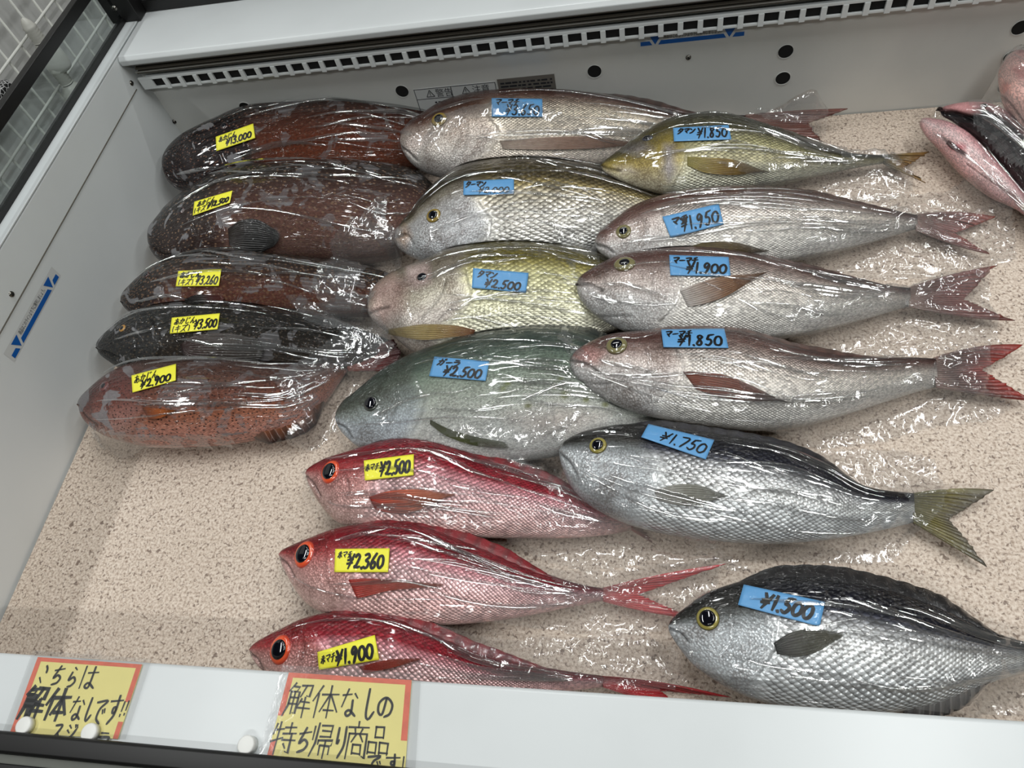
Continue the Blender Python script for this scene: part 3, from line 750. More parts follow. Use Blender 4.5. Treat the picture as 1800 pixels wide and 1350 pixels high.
gy0, gy1 = .9040, .9070
gr.box(XL+.006, XR, gy0, gy1, .1822, gz1+.0030)                      # upper bar
gr.box(XL+.006, XR, gy0, gy1, gz0, .1697)                       # lower bar
gr.box(XL+.006, SL, gy0, gy1, .1697, .1822)
x = SL
while x < XR:
    gr.box(x+SW, x+PER, gy0-.0010, gy1, gz0-.0014, .1822); x += PER
gr.prism_x([(.9088, gz0+.001), (.9098, gz0+.001), (YB, .178), (YB, .176)], XL+.006, XR)
gr = gr.build('air_grille', PANEL, case, bevel=.0004, seg=1)
MB().box(XL+.01, XR, .9075, .9087, .1668, .1835).build('grille_shade', HOLE, gr)

# load-line stickers
BLUEM = plain('sticker_blue', (12, 88, 168), rough=.35); STK = plain('sticker_white', (205, 207, 206), rough=.35)
TXT = plain('printed_black', (40, 42, 46), rough=.5)
def text_into(body, origin, ux, uy, height, width, mat, parent, name='lettering'):
    cu = bpy.data.curves.new('t', 'FONT'); cu.body = body; cu.resolution_u = 2
    o = bpy.data.objects.new('t', cu); C.objects.link(o); bpy.context.view_layer.update()
    me = o.evaluated_get(bpy.context.evaluated_depsgraph_get()).to_mesh()
    V = np.array([v.co[:] for v in me.vertices]); Fs = [tuple(p.vertices) for p in me.polygons]
    bpy.data.objects.remove(o); bpy.data.curves.remove(cu)
    lo, hi = V.min(0), V.max(0); s = (V-lo)/np.maximum(hi-lo, 1e-6)
    ux, uy = np.array(ux), np.array(uy); P = np.array(origin)+s[:, :1]*width*ux+s[:, 1:2]*height*uy
    return mesh(name, P, Fs, mat, parent, smooth=False)
LINE = '商品はこのラインより下に陳列しましょう。'
def line_sticker(o, ux, uz, nrm, L, parent, s0=.0, clear_l=True):
    """o: lower left corner; ux along, uz up, nrm out of the panel"""
    o, ux, uz, nrm = (np.array(q, float) for q in (o, ux, uz, nrm))
    def P(a, b, h=.0006): return o+ux*a+uz*b+nrm*h
    H = .016
    mb = MB(); mb.add([P(-.004, -.0015, .0003), P(L+.004, -.0015, .0003), P(L+.004, H, .0003), P(-.004, H, .0003)], [(0, 1, 2, 3)])
    st = mb.build('load_line_sticker', STK, parent)
    mb = MB(); t1, t2 = L*.145, L*.86; w = .0075
    def quad(a, b, c, d): mb.add([P(*a), P(*b), P(*c), P(*d)], [(0, 1, 2, 3)])
    quad((0, 0), (t1-.004, 0), (t1-.0075, .006), (0, .006))
    quad((t1+.004, 0), (t2-.004, 0), (t2-.0075, .006), (t1+.0075, .006))
    quad((t2+.004, 0), (L, 0), (L, .006), (t2+.0075, .006))
    for t in (t1, t2): mb.add([P(t, .0004), P(t+w, .0135), P(t-w, .0135)], [(0, 1, 2)])
    mb.build('arrow_line', BLUEM, st)
    text_into(LINE, P(t1+.011, .0075), ux, uz, .0062, t2-t1-.022, TXT, st)
a, b = ony([(1126, 81), (1308, 61)], YB)
ax = (b-a)/np.linalg.norm(b-a)
line_sticker(a, (1, 0, 0), (0, 0, 1), (0, -1, 0), b[0]-a[0], bp)
a, b = onx([(26, 630), (103, 487)], XL)
dy = b-a; L = np.linalg.norm(dy); dy /= L
line_sticker(a, dy, np.cross((1, 0, 0), dy), (1, 0, 0), L, lp)

# caution labels on the back panel
o = ony([(727, 159)], YB)[0]; e = ony([(870, 141)], YB)[0]; g2 = ony([(974, 128)], YB)[0]
zt = o[2]+.002; wdt = e[0]-o[0]
mb = MB().box(o[0], o[0]+wdt, YB-.0008, YB, zt-.05, zt); cl = mb.build('caution_label', STK, bp)
mb = MB()
for x0 in (o[0]+.0005, o[0]+wdt*.455, o[0]+wdt-.0012): mb.box(x0, x0+.0008, YB-.0011, YB-.0007, zt-.05, zt-.0006)
for z0 in (zt-.0012, zt-.0185): mb.box(o[0]+.0005, o[0]+wdt-.0006, YB-.0011, YB-.0007, z0, z0+.0008)
def warn(cx, cz, s):
    n = np.array
    for p, q in (((-1, -.8), (1, -.8)), ((1, -.8), (0, 1)), ((0, 1), (-1, -.8)), ((0, .45), (0, -.25)), ((0, -.45), (0, -.6))):
        mb.rod((cx+p[0]*s, YB-.001, cz+p[1]*s), (cx+q[0]*s, YB-.001, cz+q[1]*s), s*.09, 5)
warn(o[0]+wdt*.19, zt-.0098, .0062); warn(o[0]+wdt*.63, zt-.0098, .0062); warn(o[0]+wdt*.53, zt-.030, .006)
mb.build('label_lines', TXT, cl)
text_into('警告', (o[0]+wdt*.26, YB-.001, zt-.0165), (1, 0, 0), (0, 0, 1), .014, .026, TXT, cl)
text_into('注意', (o[0]+wdt*.71, YB-.001, zt-.0165), (1, 0, 0), (0, 0, 1), .014, .026, TXT, cl)
mb = MB().box(e[0]+.003, g2[0], YB-.0008, YB, zt-.035, zt+.003); pl = mb.build('rating_label', plain('rating_plate', (112, 108, 102), rough=.35), bp)
mb = MB()
for k in range(6):
    z = zt-.003-k*.0055; x = e[0]+.007
    while x < g2[0]-.006:
        w_ = random.uniform(.003, .012); mb.box(x, min(x+w_, g2[0]-.004), YB-.0011, YB-.0007, z-.0026, z); x += w_+random.uniform(.0012, .004)
mb.build('printed_lines', TXT, pl)
mb = MB()
for k in range(3):
    for x0 in (o[0]+wdt*.22, o[0]+wdt*.60):
        x = x0; z = zt-.024-k*.005
        while x < x0+wdt*.26:
            w_ = random.uniform(.002, .007); mb.box(x, x+w_, YB-.0011, YB-.0007, z-.0026, z); x += w_+random.uniform(.001, .003)
mb.build('printed_lines', TXT, cl)

# front ledge and bumper
fl = MB().prism_x([(.100, .093), (.100, .0978), (.0975, LEDGE), (-.02, LEDGE), (-.02, .086), (.093, .086)], XL+.001, XR).build('front_ledge', WHITE, case, bevel=.0012)
MB().box(XL+.001, XR, .028, .046, -.012, .086).box(XL+.001, XR, -.03, -.012, -.6, .086).build('front_panel', PANEL, case)
bm = MB().prism_x([(.0315, .1005), (.0315, .110), (.029, .1125), (.016, .1125), (.0135, .1105), (.0135, .098), (-.03, .098), (-.03, .1005)], XL-.03, XR).build('bumper_rail', BLACK, case, bevel=.0012)
MB().prism_x([(.0130, .1060), (.0058, .1060), (.0058, .098), (.0130, .098)], XL-.03, XR).build('bumper_strip', GREYS, bm)
MB().prism_x([(.0050, .1085), (-.024, .1085), (-.024, .098), (.0050, .098)], XL-.03, XR).build('outer_bumper', BLACK, bm)

# speckled liner the fish lie on
bed = MB().box(XL+.004, XR-.002, .049, YB-.002, -.0105, 0.0).build('display_mat', mat_bed())
tag(bed, 'pinkish beige speckled liner mat covering the bed of the case', 'mat')

# glass screen on the left side of the case, black framed
gs = empty('glass_screen', (-.787, .45, .2275))
tag(gs, 'black framed clear glass screen standing on the left side panel', 'glass screen')
tg_ = NT('screen_glass'); lwf = tg_.n('LayerWeight', {'Blend': .5}).outputs['Facing']
gfac = tg_.math('ADD', tg_.math('MULTIPLY', tg_.math('POWER', lwf, 4.0), .7), .06, clamp=True)
GLASS = tg_.end(tg_.n('MixShader', {0: gfac, 1: tg_.n('BsdfTransparent', {'Color': (.84, .88, .88, 1)}).outputs[0], 2: tg_.n('BsdfGlossy', {'Roughness': .03}).outputs[0]}).outputs[0])
MB().box(-.7845, -.7800, -.02, .985, .230, .288).build('glass_pane', GLASS, gs)
MB().box(-.7880, -.7768, -.02, .995, .2855, .3010).build('top_bar', BLACK, gs, bevel=.001)
MB().box(-.7860, -.7780, -.02, .985, .2275, .2345).build('bottom_seal', BLACK, gs)
MB().box(-.800, -.752, .985, 1.02, .2275, .42).build('corner_post', BLACK, gs, bevel=.001)
screw(ony([(201, 15)], .9845)[0], (0, -1, 0), gs, r=.0045)
# rear screen: black frame with smoked panel
rs = empty('rear_screen', (.15, 1.02, .2275))
tag(rs, 'dark panel in a black frame behind the white top rail', 'rear screen')
MB().box(-.752, XR, 1.008, 1.024, .2275, .2425).build('frame', BLACK, rs, bevel=.001)
MB().box(-.752, XR, 1.013, 1.019, .2425, .44).build('panel', plain('smoked_panel', (88, 90, 90), rough=.25), rs)

# wire grid wall to the left, seen through the glass
WX = -1.06
wp = MB().box(WX-.06, WX-.03, .35, 1.75, -.75, .9).build('display_backboard', plain('backboard', (202, 202, 200), rough=.6, noise=.05))
tag(wp, 'pale board standing behind the white wire grid beyond the glass', 'backboard')
WIRE = plain('white_wire', (222, 222, 216), rough=.35)
wg = empty('wire_grid', (WX, .9, -.75)); tag(wg, 'white wire grid panel standing beyond the glass screen', 'wire grid')
mb = MB(); mv = MB()
zA = onx([(55, 53)], WX)[0][2]; zB = onx([(80, 188)], WX)[0][2]; dz = zA-zB
for k in range(-8, 6): mb.rod((WX, .4, zB+dz*k), (WX, 1.7, zB+dz*k), .0024, 8)
yk = onx([(44, 249), (63, 217)], WX-.004)[:, 1]; dy_ = yk[1]-yk[0]
for k in range(-9, 14): mv.rod((WX-.005, yk[0]+dy_*k, -.75), (WX-.005, yk[0]+dy_*k, .62), .0024, 8)
mb.build('horizontal_wires', WIRE, wg, smooth=True); mv.build('vertical_wires', WIRE, wg, smooth=True)
# ribbed nozzle bottles hung on the grid
def ribbed(px, x, rot, label):
    c = onx([px], x)[0]; r = empty('hanging_bottle', tuple(c)); tag(r, label, 'bottle', 'ribbed bottles on the wire grid')
    prof = [(.000, -.060), (.019, -.060), (.021, -.054), (.021, -.024), (.013, -.012), (.011, -.008)]
    nk = []
    for k in range(6): nk += [(.0120, -.006+k*.005), (.0098, -.0035+k*.005)]
    def lathe(pr, n=20):
        V = [(c[0]+q*math.cos(2*math.pi*i/n), c[1]+q*math.sin(2*math.pi*i/n), c[2]+z) for q, z in pr for i in range(n)]
        return V, [(a*n+i, a*n+(i+1) % n, (a+1)*n+(i+1) % n, (a+1)*n+i) for a in range(len(pr)-1) for i in range(n)]
    bm_ = plain('bottle_plastic', (205, 204, 196), rough=.35)
    mesh('bottle_body', *lathe(prof), bm_, r); mesh('ribbed_neck', *lathe(nk+[(.009, .026), (.004, .034), (.0, .036)]), bm_, r)
ribbed((66, 66), WX+.03, 0, 'white ribbed plastic bottle hanging above the glass screen bar')
ribbed((113, 140), WX+.03, 0, 'ribbed plastic bottle seen through the glass below the black bar')
# net pouch at the left edge
pm = NT('black_net'); gp = pm.n('NewGeometry').outputs['Position']
vv = pm.n('TexVoronoi', {'Vector': gp, 'Scale': 160.0}, feature='DISTANCE_TO_EDGE').outputs[0]
NET = pm.end(pm.n('BsdfPrincipled', {'Base Color': pm.mix(pm.smooth(vv, .06, .10), rgba((190, 190, 190)), rgba((18, 18, 20))), 'Roughness': .6}).outputs[0])
pa, pb2, pc_ = onx([(0, 136), (27, 166), (0, 204)], WX+.04)
pch = MB().box(WX+.028, WX+.052, pb2[1]-.10, pb2[1], pc_[2], pa[2]-.004).build('hanging_pouch', NET, bevel=.004, seg=3)
tag(pch, 'black pouch with white net pattern at the left edge of the photo', 'pouch')

# ---------------------------------------------------------------- signs and magnets on the ledge
SY = plain('sign_yellow', (253, 240, 152), rough=.55, noise=.04, nscale=30); SR = plain('sign_red_marker', (240, 118, 90), rough=.55, noise=.15, nscale=120)
LAM = film_mat('laminate', haze=.03, refl=.04, bump=.0002)
def sign(name, label, quad, cells, borders, penk=1.0):
    q = onz(quad, LEDGE+.0016); up = np.array((0, 0, 1.0)); c = q.mean(0)
    r = empty(name, (c[0], c[1], LEDGE)); tag(r, label, 'sign', 'handwritten signs on the front ledge')
    def at(u, v, h=0): return (q[0]*(1-u)+q[1]*u)*(1-v)+(q[3]*(1-u)+q[2]*u)*v+up*h
    V, Fs = slab(np.array([[at(a, b) for b in (0, 1)] for a in (0, 1)]), .0008); mesh('card', V, Fs, SY, r, smooth=False)
    mb = MB()
    for u0, v0, u1, v1 in borders: mb.add([at(u0, v0, .0002), at(u1, v0, .0002), at(u1, v1, .0002), at(u0, v1, .0002)], [(0, 1, 2, 3)])
    mb.build('red_border', SR, r)
    mb = MB()
    for ch, u0, v0, u1, v1, w in cells:
        for st in strokes_of(ch, u0, v0, u1, v1, .0, .012):
            if len(st) > 2 and ch not in '解体特帰商品': st = crv(st, 6*len(st))
            ribbon(mb, [at(a, b, .0004) for a, b in st], up, w)
    mb.build('handwriting', INK, r)
    V, Fs = slab(np.array([[at(a, b, .0010) for b in (-.085, 1.0)] for a in (-.065, 1.075)]), .0002); mesh('laminate', V, Fs, LAM, r, smooth=False)
    mb = MB(); mb.add([at(.44, -.16, .0016), at(.62, -.15, .0016), at(.60, .03, .0013), at(.43, .02, .0013)], [(0, 1, 2, 3)]); mb.build('clear_tape', LAM, r)
W1 = .0021
sign('price_sign', 'yellow red-bordered handwritten card at the left end of the front ledge, two magnets on it',
     [(66.7, 1155), (250, 1168), (207, 1299), (18, 1287)],
     [('こ', .07, .10, .17, .36, W1), ('ち', .20, .10, .32, .36, W1), ('ら', .35, .11, .46, .37, W1), ('は', .48, .08, .64, .38, W1),
      ('解', .03, .40, .24, .80, W1*2.2), ('体', .25, .42, .46, .80, W1*2.2), ('な', .48, .50, .62, .80, W1), ('し', .63, .50, .70, .80, W1), ('で', .71, .50, .82, .82, W1), ('す', .83, .44, .95, .78, W1*1.1), ('!', .93, .52, .98, .72, W1), ('!', .97, .51, 1.01, .70, W1),
      ('ス', .40, .86, .50, 1.06, W1), ('ジ', .52, .86, .62, 1.06, W1), ('ア', .70, .88, .80, 1.06, W1), ('ラ', .82, .93, .94, 1.1, W1)],
     [(0, 0, 1, .055), (0, .055, .045, 1), (.955, .055, 1, .52), (.955, .78, 1, 1.0)])
sign('price_sign', 'yellow red-bordered handwritten card on the front ledge below the lowest red fish',
     [(508, 1182), (723.5, 1195.5), (712, 1351), (469, 1331)],
     [('解', .04, .13, .25, .50, W1*1.05), ('体', .25, .14, .46, .50, W1*1.05), ('な', .47, .16, .62, .48, W1), ('し', .65, .14, .75, .49, W1), ('の', .75, .20, .89, .46, W1),
      ('特', .00, .60, .19, .94, W1*1.05), ('ち', .19, .64, .31, .92, W1), ('帰', .30, .58, .47, .94, W1*1.0), ('り', .47, .60, .58, .94, W1), ('商', .56, .54, .73, .93, W1*1.0), ('品', .72, .57, .88, .87, W1*1.0),
      ('で', .73, .88, .84, 1.05, W1*.9), ('す', .86, .86, .97, 1.02, W1*.9), ('!', .97, .88, 1.0, 1.05, W1*.8)],
     [(0, 0, 1, .06), (0, .06, .045, .52), (0, .80, .045, 1), (.955, .06, 1, .70)])
MAG = plain('magnet_white', (232, 232, 228), rough=.4)
for i, (px, lb) in enumerate([((41, 1275), 'white round magnet on the lower left corner of the left sign'), ((156, 1287), 'white round magnet on the middle of the left sign'), ((432, 1309), 'white round magnet on the bare ledge between the two signs')]):
    c = onz([px], LEDGE+.008)[0]; n = 28; R = .0078
    prof = [(R, LEDGE+(.0026 if i < 2 else .0002)), (R, LEDGE+.0075), (R*.93, LEDGE+.0088), (R*.80, LEDGE+.0090)]
    V = [(c[0]+q*math.cos(2*math.pi*k/n), c[1]+q*math.sin(2*math.pi*k/n), z) for q, z in prof for k in range(n)]
    Fs = [(a*n+k, a*n+(k+1) % n, (a+1)*n+(k+1) % n, (a+1)*n+k) for a in range(3) for k in range(n)]+[tuple(range(3*n, 4*n)), tuple(range(n))[::-1]]
    mg = mesh('round_magnet', V, Fs, MAG); mg.location = (0, 0, 0); tag(mg, lb, 'magnet', 'white magnets on the front ledge')
# ------------------------------------------------------------------ the fish
def M_(name, **k): return fish_mat(name, **k)
gG = 'bagged groupers in the left column'; gM = 'bagged fish in the middle column'; gR = 'bagged red snappers at the front'; gS = 'bagged silver fish in the right column'
def nm(txt, u0=.07, v0=.08, u1=.55, v1=.42, k=.5): return (txt, u0, v0, u1, v1, k)

# ---- left column: groupers
DK = (34, 22, 22)
g1 = make_fish('grouper', 'dark maroon bagged grouper against the back panel, yellow tag ¥13,000', 'fish', gG,
  [(287, 292), (289, 275), (299, 256), (318, 238), (352, 221), (390, 204), (430, 188), (473, 177), (550, 167), (610, 161), (690, 166), (740, 176), (790, 196), (830, 220)],
  [(287, 292), (289, 308), (299, 324), (320, 336), (360, 340), (420, 338), (500, 330), (600, 320), (690, 305), (760, 285), (800, 262), (830, 240)],
  [(-1, (92, 44, 24)), (-.4, (84, 38, 20)), (.15, (56, 27, 17)), (.55, (26, 15, 12)), (1, (13, 11, 11))],
  head=[(-1, (33, 17, 18)), (0, (28, 13, 15)), (.6, (22, 13, 15)), (1, (15, 12, 13))],
  gill=[(430, 215), (452, 262), (455, 290), (448, 320)], mouth=[(288, 296), (305, 315), (330, 322)], preop=[(385, 270), (392, 295), (380, 318)],
  zt=(.112, .055), zb=(.062, .02), r=.62, hs=.0,
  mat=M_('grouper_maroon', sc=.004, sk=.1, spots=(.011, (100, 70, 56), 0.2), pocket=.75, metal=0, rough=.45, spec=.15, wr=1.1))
eye(g1, (394, 221), 7, 5, 'dark', (70, 40, 35), (40, 24, 24))
dorsal(g1, .36, .93, .009, [(30, 20, 20), (38, 20, 18)], 14)
price_tag(g1, [(380.6, 242), (446.3, 218.7), (449.8, 244), (381.8, 267)], YEL, [nm('あかじん', .08, .12, .55, .46), ('¥13.000', .26, .42, .93, .86)])

g2 = make_fish('grouper', 'dark brown bagged grouper with a fanned black fin, yellow tag ¥12,500', 'fish', gG,
  [(262, 425), (264, 402), (276, 385), (300, 360), (340, 331), (390, 304), (440, 291), (520, 284), (600, 283), (680, 288), (730, 300), (770, 330)],
  [(262, 425), (264, 440), (275, 456), (300, 468), (350, 476), (420, 474), (520, 472), (610, 472), (690, 458), (740, 425), (770, 380)],
  [(-1, (99, 72, 64)), (-.5, (87, 59, 51)), (0, (58, 37, 31)), (.4, (30, 23, 18)), (1, (20, 19, 16))],
  head=[(-1, (54, 36, 32)), (-.2, (44, 31, 27)), (.4, (23, 19, 17)), (1, (17, 17, 16))],
  gill=[(372, 345), (390, 400), (392, 425), (380, 450)], preop=[(340, 395), (345, 420), (335, 440)], mouth=[(263, 430), (285, 445), (312, 452)],
  zt=(.078, .035), zb=(.058, .02), r=.66, hs=.0,
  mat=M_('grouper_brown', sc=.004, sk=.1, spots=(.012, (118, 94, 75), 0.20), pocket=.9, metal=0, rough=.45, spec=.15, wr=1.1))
eye(g2, (318, 370), 7, 5, 'dark', (70, 40, 35), (40, 24, 24))
dorsal(g2, .34, .9, .008, [(30, 27, 24), (40, 34, 28)], 14)
pectoral(g2, [(402, 402), (425, 387), (455, 385), (484, 402)], [(404, 430), (425, 441), (458, 443), (480, 434)], [(52, 40, 34), (16, 16, 18), (10, 10, 12)], 15, off=.004)
price_tag(g2, [(343.3, 356.2), (410.1, 336.7), (405.5, 358.1), (340.5, 380.7)], YEL, [nm('あかじん', .10, .10, .58, .46), ('(キズ)', .03, .52, .42, .92, .5), ('¥12.500', .40, .44, .96, .84, .9)])

g3 = make_fish('grouper', 'brown spotted bagged grouper, yellow tag ¥3,260, third from the back panel', 'fish', gG,
  [(212, 530), (216, 517), (224, 507), (247, 486), (280, 465), (320, 450), (367, 441), (433, 441), (483, 445), (550, 456), (600, 464), (660, 474), (710, 488), (745, 506)],
  [(212, 530), (217, 540), (232, 554), (260, 566), (320, 572), (400, 570), (500, 560), (590, 556), (660, 556), (715, 544), (745, 524)],
  [(-1, (88, 52, 40)), (-.45, (80, 46, 36)), (.1, (50, 34, 27)), (.5, (31, 24, 20)), (1, (23, 20, 17))],
  head=[(-1, (47, 32, 29)), (-.1, (40, 28, 24)), (.4, (29, 24, 22)), (1, (22, 20, 20))],
  gill=[(272, 480), (285, 505), (284, 525), (270, 552)], preop=[(252, 500), (254, 520), (246, 540)], mouth=[(213, 532), (228, 546), (248, 552)],
  zt=(.070, .03), zb=(.050, .018), r=.62, hs=.0,
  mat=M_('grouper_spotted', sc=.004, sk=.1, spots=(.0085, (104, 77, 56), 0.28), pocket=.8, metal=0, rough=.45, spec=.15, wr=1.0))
eye(g3, (257, 483), 7, 5, 'dark', (70, 40, 35), (40, 24, 24))
dorsal(g3, .32, .9, .007, [(40, 34, 30), (48, 40, 34)], 14)
pectoral(g3, [(325, 526), (350, 518), (385, 519)], [(327, 533), (355, 532), (388, 530)], [(20, 16, 14), (40, 24, 18), (110, 34, 22)], 8)
price_tag(g3, [(315, 477.9), (390.8, 474.3), (386, 504), (310.6, 504.8)], YEL, [nm('あかじん', .07, .10, .56, .46, .7), ('(キズ)', .05, .55, .40, .95, .5), ('¥3.260', .46, .40, .97, .90, .8)])

g4 = make_fish('grouper', 'almost black bagged grouper with a yellow tag reading ¥3,500', 'fish', gG,
  [(169, 611), (173, 600), (190, 582), (217, 562), (253, 543), (300, 532), (367, 529), (433, 533), (483, 540), (545, 553), (600, 568), (650, 584), (690, 600)],
  [(169, 611), (176, 625), (190, 636), (210, 648), (255, 660), (350, 664), (450, 660), (530, 655), (600, 650), (655, 636), (690, 616)],
  [(-1, (38, 30, 23)), (-.4, (29, 23, 18)), (.1, (22, 20, 17)), (.6, (17, 17, 16)), (1, (13, 14, 14))],
  head=[(-1, (40, 40, 38)), (-.2, (27, 25, 25)), (.4, (20, 20, 20)), (1, (16, 16, 17))],
  gill=[(262, 555), (280, 590), (282, 612), (268, 640)], preop=[(238, 595), (238, 620), (228, 640)], mouth=[(170, 613), (190, 621), (212, 630)],
  zt=(.068, .03), zb=(.050, .018), r=.62, hs=.0,
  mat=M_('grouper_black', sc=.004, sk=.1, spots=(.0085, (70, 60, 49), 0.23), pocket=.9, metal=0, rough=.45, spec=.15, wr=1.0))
eye(g4, (215, 577), 7, 4, 'amber', (176, 130, 60), (50, 40, 30))
dorsal(g4, .30, .9, .007, [(26, 26, 26), (34, 32, 30)], 14)
pectoral(g4, [(318, 606), (345, 590), (400, 586), (448, 594)], [(322, 622), (345, 639), (400, 645), (446, 640)], [(54, 24, 20), (44, 32, 24), (34, 30, 24)], 12)
price_tag(g4, [(303.7, 560.2), (387.9, 552.5), (383.7, 580.4), (300.2, 588)], YEL, [nm('あかじん', .07, .10, .52, .48), ('(キズ)', .04, .54, .42, .98, .5), ('¥3.500', .50, .30, .98, .86, .95)])

g5 = make_fish('grouper', 'red-brown orange-bellied bagged grouper at the front, yellow tag ¥2,900', 'fish', gG,
  [(136, 711), (142, 700), (156, 686), (176, 670), (208, 650), (248, 635), (300, 628), (360, 627), (427, 632), (480, 637), (530, 640), (575, 636), (606, 628)],
  [(136, 711), (142, 728), (150, 742), (165, 756), (192, 772), (235, 785), (285, 791), (335, 790), (385, 787), (433, 780), (475, 769), (527, 752), (560, 720), (585, 690), (612, 650)],
  [(-1, (176, 122, 108)), (-.62, (142, 88, 66)), (-.3, (110, 66, 52)), (0, (92, 58, 48)), (.4, (74, 50, 42)), (1, (54, 38, 34))],
  head=[(-1, (178, 142, 130)), (-.6, (159, 112, 102)), (-.2, (116, 63, 53)), (.3, (99, 56, 51)), (1, (79, 51, 45))],
  gill=[(236, 660), (252, 700), (250, 725), (232, 765)], preop=[(188, 690), (188, 720), (178, 745)], mouth=[(137, 713), (150, 733), (170, 748)],
  zt=(.066, .030), zb=(.048, .020), r=.62, hs=.0,
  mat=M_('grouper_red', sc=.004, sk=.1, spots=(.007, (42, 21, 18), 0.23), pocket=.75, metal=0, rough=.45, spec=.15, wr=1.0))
eye(g5, (183, 679), 10, 5, 'maroon', (96, 40, 36), (80, 36, 34))
dorsal(g5, .28, .88, .007, [(60, 42, 38), (74, 48, 40)], 14)
dorsal(g5, .62, .88, .012, [(150, 86, 50), (40, 30, 28)], 7, name='anal_fin', side=-1)
pectoral(g5, [(250, 715), (275, 718), (307, 721)], [(262, 737), (285, 735), (304, 724)], [(120, 56, 22), (190, 98, 26), (214, 124, 40)], 7)
tail(g5, (604, 628), (612, 652), (692, 596), (704, 620), (690, 652), [(130, 66, 52), (96, 26, 22), (58, 8, 10)], z=.03)
price_tag(g5, [(233, 662), (311, 641.6), (310.5, 670.6), (234.7, 692)], YEL, [nm('あかじん', .06, .10, .60, .52), ('¥2.900', .20, .48, .90, .92)])

# ---- middle column
SIL = (206, 196, 184)
m1 = make_fish('gold_eyed_snapper', 'silver maroon-backed bagged snapper against the back panel, blue tag ¥3,650', 'fish', gM,
  [(703, 248), (707, 232), (722, 212), (747, 196), (773, 181), (807, 169), (840, 162), (883, 158), (933, 156), (983, 158), (1033, 163), (1100, 174), (1150, 185), (1210, 198), (1260, 200), (1310, 202)],
  [(703, 248), (706, 262), (716, 280), (733, 296), (755, 307), (780, 314), (830, 318), (900, 316), (1000, 304), (1100, 282), (1200, 254), (1260, 236), (1310, 226)],
  [(-1, (196, 186, 178), .5), (-.5, (214, 204, 190), .8), (.15, (226, 214, 196), 1), (.42, (144, 127, 114), .7), (.62, (91, 62, 54), .3), (1, (50, 31, 28), .1)],
  head=[(-1, (196, 194, 192), .6), (-.4, (214, 206, 198), .8), (.1, (206, 190, 176), .7), (.4, (114, 85, 72), .4), (.62, (79, 51, 44), .2), (1, (47, 30, 27), .1)],
  gill=[(858, 205), (876, 228), (870, 250), (848, 275), (815, 298)], preop=[(819, 212), (821, 240), (814, 268), (797, 290)], mouth=[(704, 258), (718, 268), (732, 282)],
  grooves=[([(806, 245), (800, 268), (792, 285)], 2.0, .0006, .7)],
  patches=[([(704, 250), (716, 228), (750, 228), (765, 240), (750, 262), (712, 270)], (196, 184, 178), 12, .8, .0)],
  zt=(.104, .050), zb=(.058, .022), r=.5,
  mat=M_('snapper_maroon_back', sc=.0062, sk=.55, wr=.9))
eye(m1, (772, 210), 14.5, 8.5, 'gold', (150, 126, 54), (70, 56, 30))
dorsal(m1, .30, .9, .008, [(60, 40, 36), (80, 58, 52)], 14)
pectoral(m1, [(878, 248), (950, 243), (1040, 241), (1105, 250)], [(884, 262), (955, 264), (1045, 262), (1100, 257)], [(206, 190, 176), (170, 138, 120), (146, 112, 96)], 9)
tail(m1, (1310, 202), (1312, 228), (1490, 191), (1420, 216), (1442, 246), [(120, 88, 78), (104, 66, 56), (110, 58, 48)], z=.03, bulge=(-4, 6))
price_tag(m1, [(864.4, 174.8), (953.3, 176), (954, 207.4), (864.7, 207)], BLU, [nm('マーマチ', .08, .06, .55, .40, .8), ('¥3.650', .28, .36, .95, .92, .9)])

m2 = make_fish('large_scaled_emperor', 'olive-backed bagged emperor fish with big pale scales, blue tag half hidden by glare', 'fish', gM,
  [(698, 408), (708, 390), (722, 372), (742, 346), (768, 321), (802, 298), (850, 284), (920, 278), (1000, 285), (1080, 303), (1140, 325), (1190, 350)],
  [(698, 408), (694, 424), (704, 440), (730, 456), (765, 468), (850, 476), (950, 462), (1050, 442), (1130, 416), (1190, 385)],
  [(-1, (206, 206, 204), .7), (-.4, (216, 212, 202), .9), (-.1, (218, 208, 184), .9), (.08, (164, 148, 100), .6), (.24, (79, 69, 42), .2), (1, (44, 41, 25), .05)],
  head=[(-1, (196, 200, 204), .6), (-.5, (206, 208, 210), .7), (-.1, (196, 196, 196), .5), (.18, (150, 144, 130), .3), (.4, (62, 56, 36), .1), (1, (41, 38, 24), .05)],
  gill=[(840, 355), (862, 385), (858, 415), (838, 448)], preop=[(806, 380), (808, 412), (796, 440)], mouth=[(697, 416), (714, 412), (726, 428)],
  patches=[([(690, 420), (712, 398), (722, 414), (712, 436)], (190, 150, 110), 8, .7, .0)],
  zt=(.068, .026), zb=(.048, .018), r=.5,
  mat=M_('emperor_olive_back', sc=.0138, sk=.75, wr=1.1))
eye(m2, (762, 379), 14.5, 9, 'gold', (150, 126, 54), (60, 52, 34))
dorsal(m2, .28, .9, .010, [(56, 52, 30), (74, 70, 40)], 12)
price_tag(m2, [(815.6, 320.7), (903.7, 316.3), (903.7, 343), (814.8, 345)], BLU, [nm('ターマン', .05, .08, .45, .48, .9), ('¥2.000', .30, .50, .92, .92, .7)])

